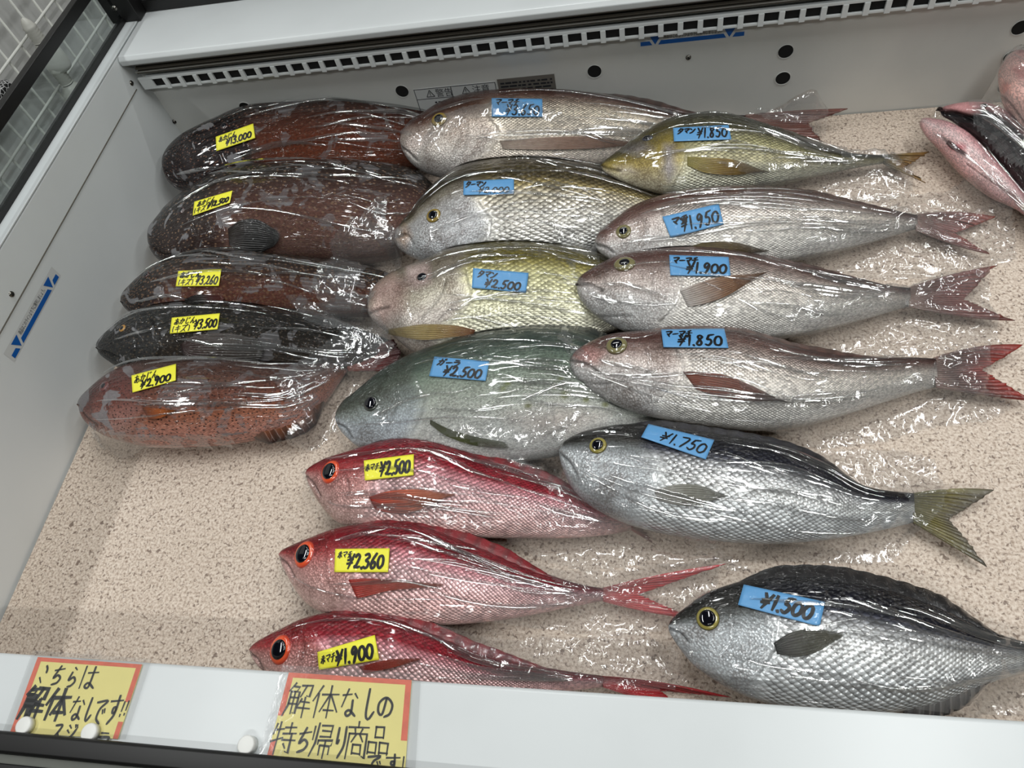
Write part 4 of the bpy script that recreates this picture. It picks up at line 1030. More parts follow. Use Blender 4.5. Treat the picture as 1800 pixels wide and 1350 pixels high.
m3 = make_fish('pale_emperor', 'pale yellow-green bagged emperor fish with a sunken eye, blue tag ¥2,500', 'fish', gM,
  [(646, 540), (650, 516), (664, 496), (686, 481), (712, 470), (750, 456), (787, 440), (833, 431), (883, 426), (933, 427), (983, 432), (1033, 443), (1080, 460), (1130, 488)],
  [(646, 540), (650, 556), (664, 572), (686, 588), (706, 606), (730, 622), (780, 628), (850, 620), (950, 606), (1040, 596), (1100, 570), (1130, 540)],
  [(-1, (214, 212, 196), .6), (-.5, (222, 220, 190), .8), (0, (216, 212, 164), .8), (.26, (150, 142, 84), .5), (.42, (92, 84, 26), .15), (1, (52, 48, 14), .05)],
  head=[(-1, (206, 200, 192), .4), (-.5, (222, 214, 206), .5), (-.1, (214, 208, 190), .5), (.3, (150, 142, 129), .4), (.62, (121, 112, 95), .2), (1, (69, 63, 39), .05)],
  gill=[(818, 480), (828, 515), (815, 545), (780, 575)], preop=[(783, 492), (775, 515), (755, 545), (738, 566)], mouth=[(647, 552), (664, 545), (682, 540)],
  grooves=[([(826, 522), (800, 535), (772, 562)], 2.2, .0007, .6)],
  patches=[([(646, 545), (660, 500), (690, 486), (716, 500), (706, 545), (672, 575)], (214, 180, 172), 14, .75, .0), ([(716, 470), (752, 462), (756, 496), (730, 508), (714, 494)], (222, 200, 196), 8, .8, 0)],
  zt=(.066, .024), zb=(.046, .018), r=.5,
  mat=M_('emperor_pale', sc=.0105, sk=.38, wr=1.0))
eye(m3, (742, 488), 12, 9, 'cloudy', (150, 128, 122), (206, 186, 182))
dorsal(m3, .26, .92, .010, [(70, 64, 22), (110, 104, 50)], 12)
pectoral(m3, [(836, 580), (800, 572), (745, 570), (694, 577)], [(832, 588), (800, 592), (745, 597), (696, 590)], [(150, 92, 50), (196, 172, 110), (206, 190, 140)], 8)
price_tag(m3, [(832, 473.3), (929.3, 481.7), (924.6, 516.3), (829.6, 507.6)], BLU, [nm('タマン', .10, .10, .45, .44, .8), ('¥2.500', .24, .50, .90, .92, 1.0)])

m4 = make_fish('trevally', 'grey-green bagged trevally with small olive spots, blue tag ¥2,500', 'fish', gM,
  [(589, 734), (592, 722), (604, 704), (622, 690), (650, 667), (677, 647), (710, 629), (750, 613), (800, 597), (850, 585), (900, 579), (950, 576), (1000, 579), (1050, 592), (1100, 624), (1150, 684), (1200, 732)],
  [(589, 734), (594, 750), (608, 768), (634, 788), (680, 802), (750, 810), (850, 818), (950, 808), (1050, 790), (1120, 770), (1200, 756)],
  [(-1, (206, 208, 206), .3), (-.6, (192, 194, 190), .35), (-.2, (164, 170, 160), .35), (.2, (124, 138, 124), .3), (.5, (66, 80, 72), .15), (1, (28, 38, 34), .05)],
  head=[(-1, (196, 204, 210), .3), (-.5, (188, 198, 206), .35), (-.1, (150, 160, 158), .3), (.3, (89, 97, 88), .2), (.7, (69, 79, 71), .15), (1, (47, 56, 51), .1)],
  gill=[(730, 668), (744, 700), (740, 728), (722, 760)], preop=[(694, 685), (698, 712), (688, 740)], mouth=[(590, 744), (606, 752), (618, 770)],
  patches=[(ellipse(c_, (r_, r_*.8), 10), (104, 112, 46), 3, .8, .3) for c_, r_ in (((892, 674), 6), ((884, 683), 5), ((976, 678), 6), ((992, 694), 8), ((928, 713), 6), ((1030, 703), 6), ((1064, 711), 6), ((985, 666), 4))]
   + [([(900, 735), (980, 716), (1060, 730), (1020, 756), (940, 764)], (178, 160, 150), 24, .55, .6)],
  grooves=[([(757, 738), (800, 766), (860, 782)], 2.0, .0008, .6), ([(955, 768), (1000, 748), (1030, 728)], 2, .0006, .65)],
  zt=(.068, .022), zb=(.044, .018), r=.42, jit=.15,
  mat=M_('trevally_grey', sc=.0030, sk=.22, wr=1.2, speck=.4, metal=.35))
eye(m4, (652, 709), 15.5, 11.5, 'slate', (74, 80, 74), (52, 58, 54))
dorsal(m4, .42, .9, .010, [(44, 54, 50), (30, 36, 40)], 14)
pectoral(m4, [(757, 738), (790, 754), (840, 768), (882, 776)], [(756, 745), (785, 766), (830, 782), (872, 788)], [(128, 134, 110), (104, 112, 60), (92, 98, 60)], 8)
tail(m4, (1195, 732), (1195, 757), (1330, 728), (1262, 752), (1345, 780), [(40, 44, 46), (24, 26, 28), (18, 18, 20)], z=.012)
price_tag(m4, [(764.4, 628.9), (860.7, 637.2), (854.3, 671.5), (755.2, 663)], BLU, [nm('ガーラ', .10, .10, .50, .42, .8), ('¥2.500', .24, .42, .92, .92, 1.05)])

# ---- red snappers
REDR = [(-1, (226, 186, 180), .4), (-.55, (228, 186, 184), .75), (-.05, (226, 188, 190), .9), (.26, (206, 140, 148), .8), (.44, (140, 34, 46), .25), (1, (104, 14, 24), .05)]
REDH = [(-1, (228, 196, 188), .35), (-.5, (226, 182, 176), .5), (0, (212, 150, 146), .5), (.35, (180, 72, 74), .25), (.6, (146, 34, 42), .1), (1, (118, 20, 28), .05)]
r1 = make_fish('red_snapper', 'red bagged snapper farthest from the ledge, yellow tag ¥2,500', 'fish', gR,
  [(537, 832), (541, 824), (558, 813), (577, 804), (617, 792), (645, 783), (680, 774), (717, 770), (760, 774), (800, 786), (867, 811), (933, 832), (993, 852), (1060, 888), (1110, 914)],
  [(537, 832), (540, 846), (548, 862), (561, 884), (577, 904), (600, 922), (650, 934), (720, 940), (800, 944), (900, 946), (1000, 946), (1070, 940), (1110, 932)],
  REDR, head=REDH, gill=[(640, 808), (654, 846), (656, 872), (640, 905)], preop=[(606, 830), (612, 862), (600, 895)], mouth=[(539, 838), (550, 850), (562, 872)],
  zt=(.062, .022), zb=(.044, .018), r=.45,
  mat=M_('snapper_red', sc=.0078, sk=.5, wr=1.0))
eye(r1, (580, 829), 19, 13.5, 'orange', (236, 92, 52), (206, 72, 52), asp=1.12)
dorsal(r1, .26, .85, .008, [(120, 18, 28), (140, 30, 40)], 13)
pectoral(r1, [(649, 874), (683, 864), (733, 861), (785, 868)], [(660, 896), (690, 902), (726, 901), (780, 876)], [(196, 60, 44), (226, 122, 92), (232, 150, 112)], 10)
tail(r1, (1108, 914), (1110, 932), (1150, 912), (1128, 928), (1150, 958), [(150, 30, 40), (110, 20, 26), (90, 14, 20)], z=.012)
price_tag(r1, [(640.7, 811), (728.3, 800), (727.7, 836.7), (642.3, 846)], YEL, [('赤マチ', .03, .22, .31, .56, .45), ('¥2.500', .32, .20, .94, .86, 1.1)])

r2 = make_fish('red_snapper', 'red bagged snapper in the middle of the three, yellow tag ¥2,360', 'fish', gR,
  [(490, 975), (496, 967), (520, 955), (550, 943), (587, 930), (633, 922), (683, 918), (733, 921), (775, 934), (817, 950), (867, 970), (917, 992), (965, 1010), (1020, 1027), (1060, 1034)],
  [(490, 975), (494, 990), (502, 1006), (518, 1034), (536, 1058), (560, 1074), (587, 1084), (650, 1096), (733, 1100), (800, 1098), (867, 1092), (933, 1082), (1000, 1068), (1060, 1056)],
  REDR, head=REDH, gill=[(596, 960), (618, 1000), (620, 1030), (600, 1068)], preop=[(574, 962), (570, 1000), (578, 1030), (598, 1050)], mouth=[(491, 981), (504, 992), (516, 1014)],
  zt=(.060, .020), zb=(.044, .018), r=.45,
  mat=M_('snapper_red_b', sc=.0074, sk=.5, wr=1.0))
eye(r2, (534, 974), 20, 14, 'orange', (236, 92, 52), (206, 72, 52), asp=1.15)
dorsal(r2, .26, .85, .009, [(120, 18, 28), (140, 30, 40)], 13)
pectoral(r2, [(613, 1019), (650, 1017), (700, 1021), (767, 1026)], [(628, 1053), (655, 1046), (690, 1038), (760, 1032)], [(190, 56, 46), (214, 108, 92), (226, 150, 130)], 10)
tail(r2, (1058, 1034), (1060, 1057), (1276, 991), (1122, 1045), (1222, 1088), [(206, 110, 110), (196, 60, 62), (196, 26, 34)], z=.012, bulge=(-8, 8))
price_tag(r2, [(590.7, 966), (686, 965), (683.3, 1006.7), (589, 1006.7)], YEL, [('赤マチ', .06, .12, .32, .40, .45), ('¥2.360', .24, .24, .92, .84, 1.1)])

r3 = make_fish('red_snapper', 'red bagged snapper partly hidden by the front ledge, yellow tag ¥1,900', 'fish', gR,
  [(438, 1142), (446, 1132), (468, 1118), (496, 1104), (536, 1086), (583, 1077), (650, 1077), (700, 1086), (745, 1104), (800, 1128), (853, 1150), (933, 1168), (1000, 1180), (1060, 1188)],
  [(438, 1142), (443, 1156), (456, 1174), (474, 1194), (505, 1214), (560, 1228), (650, 1236), (750, 1234), (850, 1228), (950, 1220), (1060, 1208)],
  REDR, head=REDH, gill=[(552, 1110), (574, 1150), (576, 1175), (560, 1210)], preop=[(530, 1112), (534, 1145), (524, 1180)], mouth=[(439, 1148), (452, 1160), (462, 1180)],
  zt=(.056, .020), zb=(.042, .018), r=.45,
  mat=M_('snapper_red_c', sc=.0078, sk=.5, wr=1.0))
eye(r3, (492, 1142), 20, 14, 'orange', (230, 84, 44), (200, 64, 44), asp=1.15)
dorsal(r3, .24, .85, .008, [(120, 18, 28), (140, 30, 40)], 13)
pectoral(r3, [(632, 1172), (683, 1160), (730, 1157)], [(640, 1184), (690, 1174), (728, 1163)], [(190, 56, 46), (214, 92, 72), (226, 120, 90)], 8)
tail(r3, (1058, 1188), (1060, 1208), (1290, 1226), (1160, 1214), (1200, 1244), [(206, 110, 110), (200, 40, 48), (190, 22, 32)], z=.010, bulge=(-12, 6))
price_tag(r3, [(559.3, 1146.7), (660, 1116.7), (667.7, 1160), (562, 1178)], YEL, [('赤マチ', .05, .28, .30, .70, .45), ('¥1.900', .30, .24, .94, .90, 1.1)])

# ---- right column
s1 = make_fish('yellow_emperor', 'olive-yellow bagged emperor fish with rows of pale dots, blue tag ¥1,850', 'fish', gS,
  [(1057, 291), (1062, 283), (1084, 266), (1117, 240), (1150, 220), (1183, 206), (1233, 199), (1283, 202), (1333, 215), (1383, 232), (1433, 251), (1483, 266), (1520, 271), (1555, 272)],
  [(1057, 291), (1060, 300), (1078, 312), (1113, 328), (1167, 343), (1210, 346), (1270, 340), (1350, 328), (1433, 310), (1500, 296), (1555, 287)],
  [(-1, (196, 196, 180), .4), (-.5, (190, 184, 150), .5), (-.1, (160, 156, 116), .4), (.3, (88, 85, 62), .3), (.6, (63, 62, 47), .15), (1, (48, 48, 39), .05)],
  head=[(-1, (206, 200, 176), .3), (-.5, (196, 178, 110), .3), (-.1, (158, 140, 66), .15), (.4, (88, 80, 42), .1), (1, (57, 56, 38), .05)],
  gill=[(1190, 222), (1206, 262), (1200, 292), (1180, 330)], preop=[(1166, 262), (1170, 285), (1158, 310)], mouth=[(1058, 292), (1074, 297), (1090, 300)],
  patches=[([(1168, 255), (1184, 255), (1188, 300), (1176, 318), (1164, 300)], (150, 150, 176), 8, .6, .2), ([(1100, 262), (1130, 250), (1150, 262), (1120, 275)], (150, 152, 176), 8, .45, 0), ([(1080, 292), (1110, 292), (1122, 306), (1092, 306)], (196, 190, 190), 6, .5, 0)],
  zt=(.072, .024), zb=(.056, .018), r=.46,
  mat=M_('emperor_yellow', sc=.0088, sk=.8, wr=1.1, rough=.32))
eye(s1, (1138, 243), 10, 7, 'dusk', (60, 62, 74), (60, 58, 50), asp=.7)
dorsal(s1, .22, .88, .007, [(66, 66, 54), (84, 82, 66)], 14)
pectoral(s1, [(1208, 276), (1250, 279), (1290, 283), (1335, 299)], [(1208, 291), (1240, 305), (1290, 309), (1334, 303)], [(170, 160, 90), (150, 120, 40), (130, 96, 30)], 9)
tail(s1, (1553, 272), (1553, 287), (1634, 267), (1588, 293), (1628, 322), [(72, 68, 52), (120, 96, 44), (132, 96, 40)], z=.012)
price_tag(s1, [(1182.8, 227.3), (1280, 222), (1285, 247.4), (1184.2, 251)], BLU, [nm('タマン', .08, .10, .40, .48, .9), ('¥1.850', .42, .14, .96, .82, 1.0)])

SILR = [(-1, (196, 194, 190), .4), (-.5, (206, 202, 196), .7), (0, (220, 212, 204), .9), (.35, (148, 136, 130), .8), (.6, (106, 82, 76), .4), (.8, (72, 48, 44), .15), (1, (53, 34, 31), .05)]
SILH = [(-1, (190, 190, 190), .4), (-.5, (206, 204, 202), .7), (0, (212, 200, 194), .75), (.35, (136, 114, 107), .5), (.65, (85, 57, 53), .2), (1, (53, 34, 31), .05)]
s2 = make_fish('brown_backed_snapper', 'silver bagged snapper with brown back, blue tag ¥1,950 tilted on its side', 'fish', gS,
  [(1046, 424), (1053, 408), (1077, 387), (1110, 363), (1150, 347), (1200, 336), (1267, 329), (1350, 330), (1417, 337), (1483, 350), (1533, 360), (1583, 372), (1612, 378)],
  [(1046, 424), (1048, 436), (1062, 450), (1090, 462), (1150, 472), (1220, 476), (1300, 474), (1380, 462), (1460, 446), (1540, 424), (1612, 402)],
  SILR, head=SILH, gill=[(1162, 372), (1180, 405), (1178, 430), (1158, 460)], preop=[(1132, 385), (1138, 412), (1126, 440)], mouth=[(1048, 430), (1064, 434), (1078, 444)],
  patches=[([(1046, 425), (1053, 405), (1077, 384), (1110, 360), (1200, 333), (1300, 327), (1300, 342), (1200, 350), (1130, 370), (1092, 392), (1066, 426)], (96, 64, 56), 10, .75, .5)],
  zt=(.072, .024), zb=(.056, .018), r=.46,
  mat=M_('snapper_brown_back', sc=.0062, sk=.52, wr=1.0))
eye(s2, (1096, 407), 14.5, 8, 'olive', (128, 122, 84), (96, 82, 66))
dorsal(s2, .22, .88, .007, [(74, 48, 44), (92, 66, 60)], 14)
pectoral(s2, [(1214, 434), (1240, 426), (1290, 427), (1337, 438)], [(1214, 442), (1250, 446), (1290, 448), (1332, 444)], [(120, 110, 70), (112, 92, 50), (96, 76, 44)], 8)
tail(s2, (1610, 377), (1610, 404), (1752, 381), (1678, 409), (1738, 446), [(150, 126, 116), (104, 62, 52), (112, 52, 42), (140, 58, 40)], z=.012, bulge=(-12, 8))
price_tag(s2, [(1164, 383), (1262.9, 360), (1271.4, 396), (1178.6, 419.8)], BLU, [nm('マチ', .12, .18, .42, .52, 1.0), ('¥1.950', .26, .26, .96, .86, 1.05)])

s3 = make_fish('brown_backed_snapper', 'silver bagged snapper with a fanned brown side fin, blue tag ¥1,900', 'fish', gS,
  [(1013, 500), (1020, 486), (1043, 470), (1067, 457), (1093, 447), (1133, 441), (1183, 436), (1230, 435), (1267, 438), (1333, 449), (1383, 462), (1450, 477), (1517, 491), (1560, 501), (1600, 506)],
  [(1013, 500), (1015, 515), (1022, 530), (1040, 550), (1070, 570), (1105, 586), (1160, 598), (1250, 602), (1340, 598), (1420, 588), (1490, 570), (1560, 550), (1600, 538)],
  SILR, head=SILH, gill=[(1180, 470), (1198, 502), (1192, 530), (1160, 565)], preop=[(1148, 478), (1147, 508), (1136, 540)], mouth=[(1014, 500), (1036, 499), (1058, 510)],
  grooves=[([(1016, 540), (1050, 556), (1110, 556)], 3, .0008, .7)],
  patches=[([(1014, 498), (1020, 484), (1043, 467), (1067, 454), (1133, 438), (1230, 432), (1230, 447), (1140, 453), (1084, 464), (1048, 490)], (98, 68, 60), 10, .75, .5), ([(1040, 520), (1100, 520), (1140, 545), (1110, 575), (1060, 560)], (190, 192, 192), 16, .6, .0)],
  zt=(.072, .024), zb=(.056, .018), r=.48,
  mat=M_('snapper_brown_back_b', sc=.0058, sk=.55, wr=1.0))
eye(s3, (1098, 464), 20, 10, 'olive', (128, 122, 84), (96, 82, 66), asp=.9)
dorsal(s3, .20, .88, .007, [(74, 48, 44), (92, 66, 60)], 14)
pectoral(s3, [(1195, 511), (1230, 499), (1270, 489), (1330, 483)], [(1209, 540), (1240, 535), (1280, 521), (1330, 488)], [(190, 184, 178), (140, 100, 66), (128, 84, 46)], 10)
tail(s3, (1598, 505), (1598, 539), (1750, 466), (1694, 526), (1782, 564), [(150, 126, 116), (100, 64, 56), (112, 54, 46), (116, 56, 46)], z=.012, bulge=(-8, 10))
price_tag(s3, [(1176, 450.7), (1280, 454.4), (1283.7, 487.8), (1177.8, 486.3)], BLU, [nm('マーマチ', .06, .10, .48, .44, .95), ('¥1.900', .28, .36, .96, .88, 1.15)])

s4 = make_fish('brown_backed_snapper', 'silver bagged snapper with red forked tail spread flat, blue tag ¥1,850', 'fish', gS,
  [(1002, 632), (1013, 616), (1040, 599), (1067, 589), (1100, 584), (1150, 581), (1200, 579), (1233, 577), (1300, 583), (1350, 596), (1400, 611), (1467, 623), (1533, 628), (1600, 628), (1645, 630)],
  [(1002, 632), (1003, 644), (1010, 658), (1027, 677), (1050, 694), (1083, 713), (1133, 731), (1200, 745), (1267, 753), (1340, 757), (1420, 748), (1490, 729), (1560, 706), (1610, 690), (1648, 680)],
  SILR, head=SILH, gill=[(1182, 606), (1200, 640), (1194, 668), (1158, 700)], preop=[(1136, 612), (1138, 642), (1128, 672)], mouth=[(1003, 633), (1030, 640), (1052, 655)],
  grooves=[([(1020, 672), (1060, 676), (1110, 668), (1150, 650)], 3, .0008, .75)],
  patches=[([(1004, 628), (1014, 613), (1042, 596), (1100, 581), (1205, 576), (1205, 588), (1110, 598), (1064, 606), (1034, 624)], (104, 72, 64), 10, .7, .5), ([(1008, 625), (1030, 610), (1062, 620), (1050, 640), (1016, 640)], (206, 150, 146), 8, .6, 0), ([(1040, 655), (1090, 645), (1130, 660), (1110, 690), (1060, 690)], (196, 192, 190), 16, .6, .0)],
  zt=(.072, .026), zb=(.056, .018), r=.48,
  mat=M_('snapper_brown_back_c', sc=.0056, sk=.55, wr=1.0))
eye(s4, (1084, 607), 20, 11, 'olive', (128, 122, 84), (90, 74, 56))
dorsal(s4, .20, .88, .007, [(80, 54, 48), (96, 70, 62)], 14)
pectoral(s4, [(1200, 653), (1267, 659), (1320, 679), (1368, 703)], [(1224, 685), (1270, 700), (1320, 706), (1366, 705)], [(136, 76, 58), (122, 66, 46), (110, 58, 42)], 10)
tail(s4, (1640, 629), (1646, 681), (1800, 606), (1726, 650), (1815, 704), [(140, 112, 102), (84, 54, 46), (104, 44, 36), (150, 46, 36)], z=.012, bulge=(-16, 4))
price_tag(s4, [(1162, 581.9), (1272.6, 580.4), (1280, 614.4), (1166, 613)], BLU, [nm('マーマチ', .06, .10, .48, .46, .85), ('¥1.850', .24, .36, .94, .90, 1.1)])

BLR = [(-1, (196, 200, 202), .35), (-.5, (206, 210, 212), .6), (-.1, (220, 222, 222), .85), (.22, (196, 198, 200), .8), (.38, (76, 78, 88), .35), (.5, (24, 25, 36), .05), (1, (10, 10, 14), .0)]
BLH = [(-1, (190, 196, 200), .35), (-.5, (206, 212, 216), .6), (0, (206, 212, 216), .7), (.3, (121, 126, 127), .4), (.5, (53, 53, 50), .15), (1, (16, 16, 18), .0)]
s5 = make_fish('blue_backed_fish', 'silver bagged fish with blue-black back and olive tail, blue tag ¥1,750', 'fish', gS,
  [(983, 790), (990, 778), (1008, 766), (1030, 757), (1067, 749), (1107, 746), (1160, 749), (1200, 754), (1253, 762), (1317, 772), (1383, 788), (1450, 816), (1500, 846), (1545, 860), (1606, 867)],
  [(983, 790), (984, 808), (992, 832), (1004, 856), (1030, 884), (1070, 908), (1120, 928), (1180, 942), (1260, 952), (1350, 957), (1430, 952), (1500, 942), (1560, 930), (1608, 918)],
  BLR, head=BLH, gill=[(1132, 780), (1152, 820), (1150, 850), (1120, 890)], preop=[(1090, 795), (1088, 830), (1066, 862)], mouth=[(984, 797), (1000, 812), (1012, 834)],
  zt=(.064, .024), zb=(.048, .018), r=.46,
  mat=M_('blue_back', sc=.0088, sk=.72, wr=1.0))
eye(s5, (1051, 783), 17, 11, 'olive2', (156, 146, 76), (60, 58, 46))
dorsal(s5, .20, .88, .008, [(20, 20, 26), (40, 40, 48)], 14)
pectoral(s5, [(1150, 862), (1190, 852), (1230, 854), (1267, 868)], [(1154, 878), (1190, 888), (1230, 888), (1264, 876)], [(196, 196, 190), (150, 150, 138), (160, 160, 150)], 9)
tail(s5, (1604, 867), (1606, 919), (1750, 861), (1668, 912), (1736, 996), [(104, 100, 60), (112, 104, 52), (98, 92, 80)], z=.010, bulge=(-10, 0))
price_tag(s5, [(1139.4, 747.8), (1255, 776), (1240, 810), (1126.7, 771)], BLU, [('¥1.750', .26, .26, .96, .82, 1.1)], pen=.0019)

s6 = make_fish('blue_backed_fish', 'large silver bagged fish with black back at the front right, blue tag ¥1,500', 'fish', gS,
  [(1175, 1100), (1181, 1088), (1198, 1073), (1220, 1057), (1243, 1042), (1283, 1027), (1333, 1016), (1400, 1012), (1467, 1015), (1517, 1025), (1583, 1043), (1650, 1067), (1710, 1094), (1767, 1118), (1830, 1134), (1890, 1142)],
  [(1175, 1100), (1177, 1112), (1192, 1136), (1214, 1164), (1250, 1192), (1292, 1216), (1350, 1237), (1430, 1250), (1520, 1256), (1580, 1252), (1640, 1242), (1700, 1218), (1760, 1194), (1830, 1174), (1890, 1166)],
  BLR, head=BLH, gill=[(1340, 1060), (1364, 1105), (1362, 1140), (1330, 1190)], preop=[(1288, 1080), (1290, 1120), (1266, 1158)], mouth=[(1176, 1104), (1194, 1112), (1208, 1128)],
  zt=(.066, .026), zb=(.050, .020), r=.46,
  mat=M_('blue_back_b', sc=.0092, sk=.66, wr=1.0))
eye(s6, (1244, 1087), 20, 14, 'olive2', (156, 146, 76), (60, 58, 46))
dorsal(s6, .20, .82, .011, [(20, 20, 24), (38, 36, 36)], 13)
dorsal(s6, .60, .80, .010, [(150, 150, 150), (60, 60, 64)], 8, name='anal_fin', side=-1)
pectoral(s6, [(1360, 1130), (1390, 1112), (1425, 1106), (1470, 1112)], [(1366, 1150), (1400, 1155), (1435, 1146), (1466, 1128)], [(60, 62, 62), (84, 84, 74), (120, 118, 100)], 9)
tail(s6, (1888, 1142), (1888, 1168), (2030, 1100), (1960, 1156), (2030, 1240), [(80, 78, 60), (90, 86, 50), (90, 86, 70)], z=.012)
price_tag(s6, [(1306.7, 1029.3), (1449.3, 1060), (1440, 1103.3), (1296.7, 1065)], BLU, [('¥1.500', .26, .20, .90, .84, 1.25)])

# ---- pinkish fish at the right end
gP = 'pinkish fish at the right end'
PK = [(-1, (220, 168, 166), .2), (-.4, (232, 192, 190), .4), (.1, (236, 208, 208), .5), (.5, (222, 178, 180), .35), (1, (196, 136, 140), .1)]
p1 = make_fish('pink_fish', 'pinkish bagged fish lying diagonally, nearest of the three at the right end', 'fish', gP,
  [(1617, 214), (1622, 208), (1640, 208), (1668, 214), (1702, 232), (1736, 264), (1770, 302), (1804, 340), (1850, 396), (1900, 460)],
  [(1617, 214), (1618, 222), (1628, 240), (1652, 266), (1685, 302), (1735, 342), (1785, 368), (1815, 392), (1856, 432), (1900, 470)],
  PK, grooves=[([(1655, 240), (1672, 258), (1694, 268)], 2.5, .0025, .6), ([(1700, 290), (1740, 318), (1790, 350)], 2, .0012, .7)],
  patches=[(ellipse((1684, 258), (16, 7), 12, .6), (176, 84, 92), 5, .8, 0), ([(1690, 225), (1760, 290), (1800, 330), (1770, 300), (1735, 270)], (180, 104, 110), 14, .4, .5)],
  zt=(.052, .030), zb=(.034, .022), r=.62, mat=M_('pink_skin', sc=.003, sk=.15, wr=.7, speck=.28, metal=.25))
pectoral(p1, [(1668, 246), (1682, 254), (1697, 267)], [(1664, 252), (1678, 262), (1694, 270)], [(150, 70, 76), (176, 84, 92), (190, 90, 96)], 5)
p2 = make_fish('pink_fish', 'gaping dark-bodied bagged fish between the two pink ones at the right end', 'fish', gP,
  [(1652, 193), (1662, 186), (1690, 180), (1718, 179), (1745, 184), (1775, 200), (1810, 232), (1850, 280), (1900, 350)],
  [(1652, 193), (1658, 204), (1680, 218), (1712, 244), (1745, 276), (1780, 316), (1810, 350), (1850, 390), (1900, 420)],
  [(-1, (30, 26, 28), .05), (-.3, (22, 22, 26), .05), (.25, (40, 32, 36), .1), (.5, (170, 122, 124), .3), (1, (200, 150, 150), .3)],
  grooves=[([(1652, 194), (1690, 202), (1718, 212)], 4, .006, .25)],
  patches=[([(1650, 190), (1680, 182), (1716, 180), (1722, 198), (1690, 200)], (206, 148, 148), 5, .85, 0)],
  zt=(.072, .05), zb=(.050, .036), r=.6, mat=M_('dark_skin', sc=.003, sk=.15, wr=1.8, speck=.4, metal=.2))
eye(p2, (1730, 186), 5, 3.4, 'dark', (70, 40, 35), (40, 24, 24))
p3 = make_fish('pink_fish', 'thick pink bagged fish standing head up in the corner against the back panel', 'fish', gP,
  [(1785, 88), (1800, 88), (1830, 92), (1870, 112), (1900, 150), (1930, 200), (1960, 270)],
  [(1785, 88), (1768, 104), (1757, 124), (1754, 148), (1760, 178), (1776, 206), (1806, 246), (1860, 300), (1940, 350)],
  [(-1, (236, 190, 180), .2), (-.4, (234, 190, 182), .3), (.2, (228, 182, 178), .3), (1, (170, 110, 110), .1)],
  grooves=[([(1760, 172), (1774, 184), (1800, 220)], 3, .003, .6)],
  patches=[(ellipse((1768, 156), (8, 14), 12, .3), (196, 132, 124), 4, .7, 0), ([(1778, 120), (1800, 118), (1806, 140), (1790, 138)], (180, 96, 96), 6, .6, 0)],
  zt=(.115, .075), zb=(.085, .060), r=.6, mat=M_('pink_skin_b', sc=.003, sk=.15, wr=.8, speck=.3, metal=.25))
# ------------------------------------------------------------------ bags: loose film beside and behind each fish, standing folds on it
bpy.context.view_layer.update()
# soft contact: where a fish that lies behind would cut into the one in front of it, its flank gives way
COLS = {'g': 0, 'm': 1, 'r': 2, 's': 3, 'p': 4}
def settle(back, front, over):
    lo, hi = front.P.reshape(-1, 3).min(0), front.P.reshape(-1, 3).max(0)
    V = back.V[0]; m = np.nonzero(((V > lo) & (V < hi)).all(1))[0]; n = 0
    tr = bvh_of(front.V[0], front.F[0])
    dr = Vector((0, 0, -1)) if over else Vector(front.d[60:150].mean(0)).normalized()
    for i in m:
        q = Vector(V[i]); loc, nor, _, dist = tr.find_nearest(q, .06)
        if loc is not None and (q-loc).dot(nor) < .0006:
            ex, nn_, _, dd_ = tr.ray_cast(q, dr, .12)
            w_ = ex+dr*.0012 if ex is not None and nn_.dot(dr) > 0 else loc+nor*.0012
            V[i] = (w_.x, w_.y, max(w_.z, .0008)); n += 1
    if n:
        back.P = V.reshape(back.P.shape)
        co = V-np.array(back.root.location); back.body.data.vertices.foreach_set('co', co.ravel()); back.body.data.update()
order = [p3, p2, p1, g1, g2, g3, g4, g5, m1, m2, m3, m4, r1, r2, r3, s1, s2, s3, s4, s5, s6]
for i, a in enumerate(order):
    for b in order[i+1:]: settle(a, b, a.spec['group'] != b.spec['group'])
AV, AF, off = [], [], 0
for f in FISH:
    for V, Fs in zip(f.V, f.F): AV.append(V); AF.append(np.asarray(Fs)+off); off += len(V)
qv = np.array([(XL, .05, 0), (XR, .05, 0), (XR, YB, 0), (XL, YB, 0), (XL, -.02, LEDGE), (XR, -.02, LEDGE), (XR, .1, LEDGE), (XL, .1, LEDGE)])
AV.append(qv); AF.append(np.array([[0, 1, 2, 3], [4, 5, 6, 7]])+off)
WORLD = bvh_of(np.concatenate(AV), np.concatenate(AF))
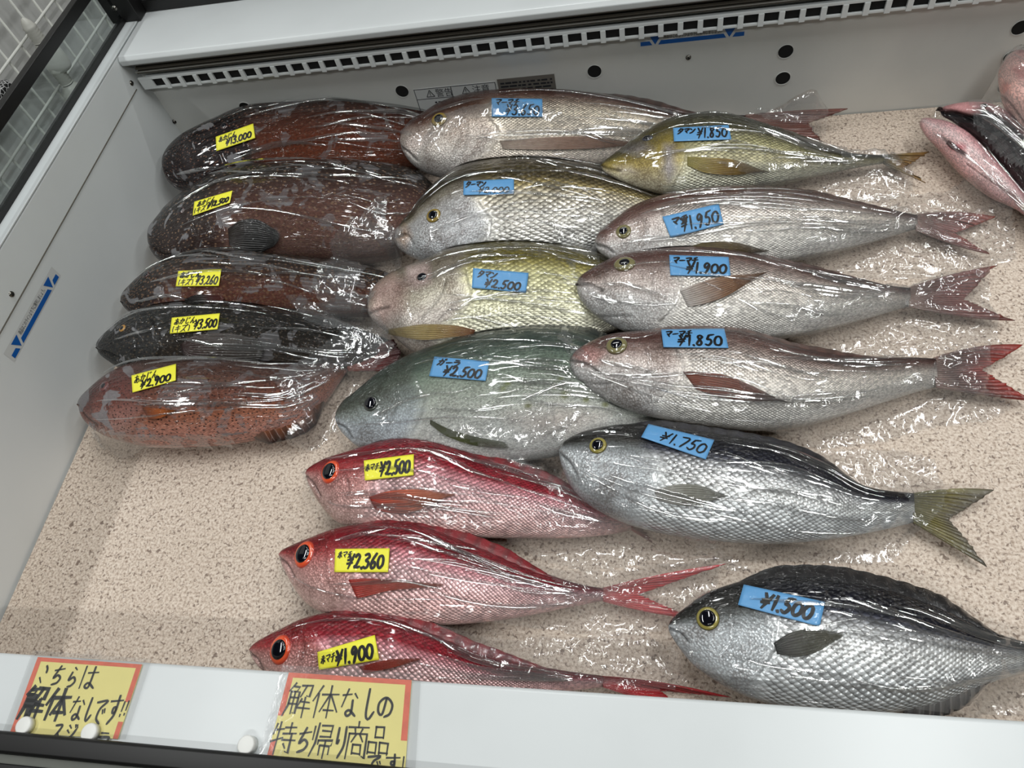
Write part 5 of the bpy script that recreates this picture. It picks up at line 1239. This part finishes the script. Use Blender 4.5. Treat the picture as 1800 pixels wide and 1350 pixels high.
BAGS = {
 'g1': [[(262, 248), (280, 236), (318, 234), (300, 262), (290, 300), (302, 330), (296, 340), (280, 320)]],
 'g2': [[(255, 400), (285, 372), (268, 410), (268, 445), (290, 470), (275, 475), (256, 450)]],
 'g3': [[(198, 540), (212, 524), (226, 548), (246, 566), (225, 566)]],
 'g4': [[(160, 596), (176, 592), (170, 618), (200, 645), (182, 648)], [(520, 552), (575, 560), (640, 540), (690, 560), (660, 590), (600, 612), (560, 600)]],
 'g5': [[(138, 735), (165, 756), (210, 782), (275, 794), (370, 792), (440, 786), (420, 797), (300, 806), (205, 804), (165, 780)],
        [(500, 700), (560, 650), (620, 610), (690, 585), (705, 625), (650, 690), (600, 745), (545, 790), (505, 786), (545, 745)]],
 'm1': [[(1268, 190), (1300, 168), (1350, 158), (1412, 152), (1442, 172), (1454, 232), (1400, 244), (1330, 232), (1290, 214)], [(700, 255), (715, 290), (760, 315), (820, 310), (860, 290), (800, 318), (740, 316), (700, 285)]],
 'm2': [[(655, 445), (690, 405), (712, 395), (700, 430), (735, 462), (770, 474), (700, 474)], [(745, 340), (790, 300), (850, 278), (930, 270), (1010, 280), (1090, 300), (1040, 300), (930, 290), (850, 300), (795, 325)]],
 'm3': [[(600, 470), (650, 440), (710, 440), (735, 455), (690, 480), (660, 500), (645, 540), (660, 575), (705, 612), (660, 640), (590, 600), (570, 540)], [(960, 430), (1050, 450), (1060, 500), (1000, 480)]],
 'm4': [[(580, 720), (590, 745), (630, 790), (600, 785), (578, 750)], [(900, 770), (990, 745), (985, 800), (1000, 850), (930, 845), (840, 812), (780, 800)], [(1000, 590), (1015, 640), (1060, 700), (1030, 690), (985, 640)]],
 'r1': [[(870, 812), (940, 826), (1000, 850), (1050, 885), (1110, 920), (1200, 945), (1290, 975), (1345, 1008), (1260, 1000), (1130, 990), (1030, 1005), (960, 985), (880, 955), (760, 946), (640, 936), (700, 915), (900, 930), (1000, 905)],
        [(520, 822), (540, 812), (552, 880), (600, 925), (575, 918), (545, 880)]],
 'r2': [[(930, 990), (1040, 1000), (1150, 985), (1270, 985), (1262, 1050), (1230, 1092), (1150, 1112), (1050, 1118), (930, 1102), (800, 1104), (700, 1094), (850, 1080), (1000, 1055)],
        [(478, 975), (500, 960), (500, 1010), (545, 1070), (590, 1092), (550, 1085), (505, 1035)]],
 'r3': [[(760, 1104), (860, 1116), (980, 1120), (1130, 1100), (1190, 1150), (1215, 1210), (1140, 1222), (1020, 1200), (900, 1190), (820, 1150)]],
 's1': [[(1400, 236), (1480, 262), (1560, 272), (1600, 290), (1612, 326), (1565, 346), (1440, 350), (1300, 350), (1240, 346), (1380, 324), (1470, 300)], [(1050, 296), (1085, 318), (1170, 346), (1110, 338), (1070, 318)]],
 's2': [[(1450, 340), (1560, 332), (1680, 328), (1745, 350), (1790, 400), (1795, 452), (1730, 462), (1610, 486), (1480, 488), (1380, 470), (1470, 440), (1560, 405), (1540, 370)], [(1034, 430), (1050, 410), (1050, 440), (1090, 466), (1060, 462)]],
 's3': [[(1400, 570), (1500, 540), (1580, 500), (1650, 474), (1738, 462), (1752, 540), (1764, 600), (1690, 610), (1570, 624), (1450, 614), (1370, 596)], [(1000, 505), (1018, 490), (1022, 530), (1060, 568), (1110, 592), (1060, 585), (1020, 550)]],
 's4': [[(1200, 746), (1300, 752), (1400, 740), (1520, 706), (1620, 668), (1650, 625), (1735, 612), (1745, 650), (1730, 690), (1790, 712), (1740, 738), (1640, 746), (1560, 772), (1440, 786), (1320, 772)], [(990, 640), (1004, 628), (1012, 664), (1060, 706), (1130, 738), (1070, 728), (1015, 690)]],
 's5': [[(1400, 790), (1480, 784), (1580, 780), (1650, 800), (1668, 858), (1655, 902), (1610, 946), (1575, 985), (1480, 990), (1340, 985), (1220, 968), (1120, 940), (1300, 950), (1480, 925), (1590, 890), (1500, 845)], [(975, 790), (1000, 765), (1040, 748), (1000, 790), (1000, 850), (1040, 895), (1010, 880), (985, 830)]],
 's6': [[(1560, 1240), (1650, 1190), (1740, 1130), (1830, 1110), (1840, 1262), (1700, 1258), (1600, 1262)], [(1165, 1100), (1180, 1090), (1200, 1145), (1255, 1196), (1310, 1228), (1290, 1232), (1220, 1190)], [(1200, 1070), (1280, 1020), (1400, 1002), (1500, 1012), (1400, 1014), (1290, 1032)]],
 'p1': [[(1655, 215), (1700, 222), (1760, 280), (1830, 350), (1800, 372), (1740, 330), (1690, 280)]],
 'p2': [[(1635, 200), (1660, 172), (1720, 160), (1765, 172), (1800, 215), (1830, 300), (1760, 270), (1700, 225), (1660, 214)]],
 'p3': [[(1745, 100), (1790, 76), (1830, 80), (1820, 130), (1775, 140)]],
}
NF = {'g': 16, 'm': 28, 'r': 21, 's': 26, 'p': 7}
for i, (k, polys) in enumerate(BAGS.items()):
    f = globals()[k]
    for j, pl in enumerate(polys):
        mb = MB()
        ar = abs(sum(a[0]*b[1]-b[0]*a[1] for a, b in zip(pl, pl[1:]+pl[:1])))/2
        sheet_mb(mb, pl, WORLD, crease=int(10+ar/230), seed=31*i+j, amp=.0032, loft={('m1', 0): .030, ('s1', 0): .010, ('s4', 0): .007, ('s3', 0): .007}.get((k, j), .004))
        if mb.f: mb.build('bag_film', FILM, f.root, smooth=True)['label'] = 'clear crinkled plastic film'
    mb = MB(); folds_mb(f, mb, NF[k[0]]); mb.build('film_crease', FOLD, f.root, smooth=True)

# ------------------------------------------------------------------ light: the shop's tube lamps, and its general brightness
def tube(name, x, y, z, lx, ly, watts, col=(.98, 1, .985)):
    l = bpy.data.lights.new(name, 'AREA'); l.shape = 'RECTANGLE'; l.size = lx; l.size_y = ly; l.energy = watts; l.color = col
    o = bpy.data.objects.new(name, l); o.location = (x, y, z); C.objects.link(o); return o
for x, y, lx, ly, e in ((-1.45, .3, .06, 1.2, 24), (-.35, 1.15, .06, 1.2, 20), (.75, .35, .06, 1.2, 30), (1.9, .6, .06, 1.2, 22), (.1, -1.2, 1.2, .06, 32), (-.6, 2.3, 1.2, .06, 15), (1.0, 1.8, 1.2, .06, 14)):
    tube('ceiling_lamp', x, y, 2.0, lx, ly, e)
w = bpy.data.worlds.new('shop'); bpy.context.scene.world = w; w.use_nodes = True
w.node_tree.nodes['Background'].inputs[0].default_value = (.9, .95, 1, 1); w.node_tree.nodes['Background'].inputs[1].default_value = .3
sc = bpy.context.scene
sc.view_settings.view_transform = 'Standard'; sc.view_settings.look = 'None'; sc.view_settings.gamma = 1.0; sc.view_settings.use_curve_mapping = False
sc.view_settings.exposure = -0.90
sc.cycles.max_bounces = 8; sc.cycles.transparent_max_bounces = 12; sc.cycles.caustics_reflective = False; sc.cycles.caustics_refractive = False
sc.cycles.use_denoising = True
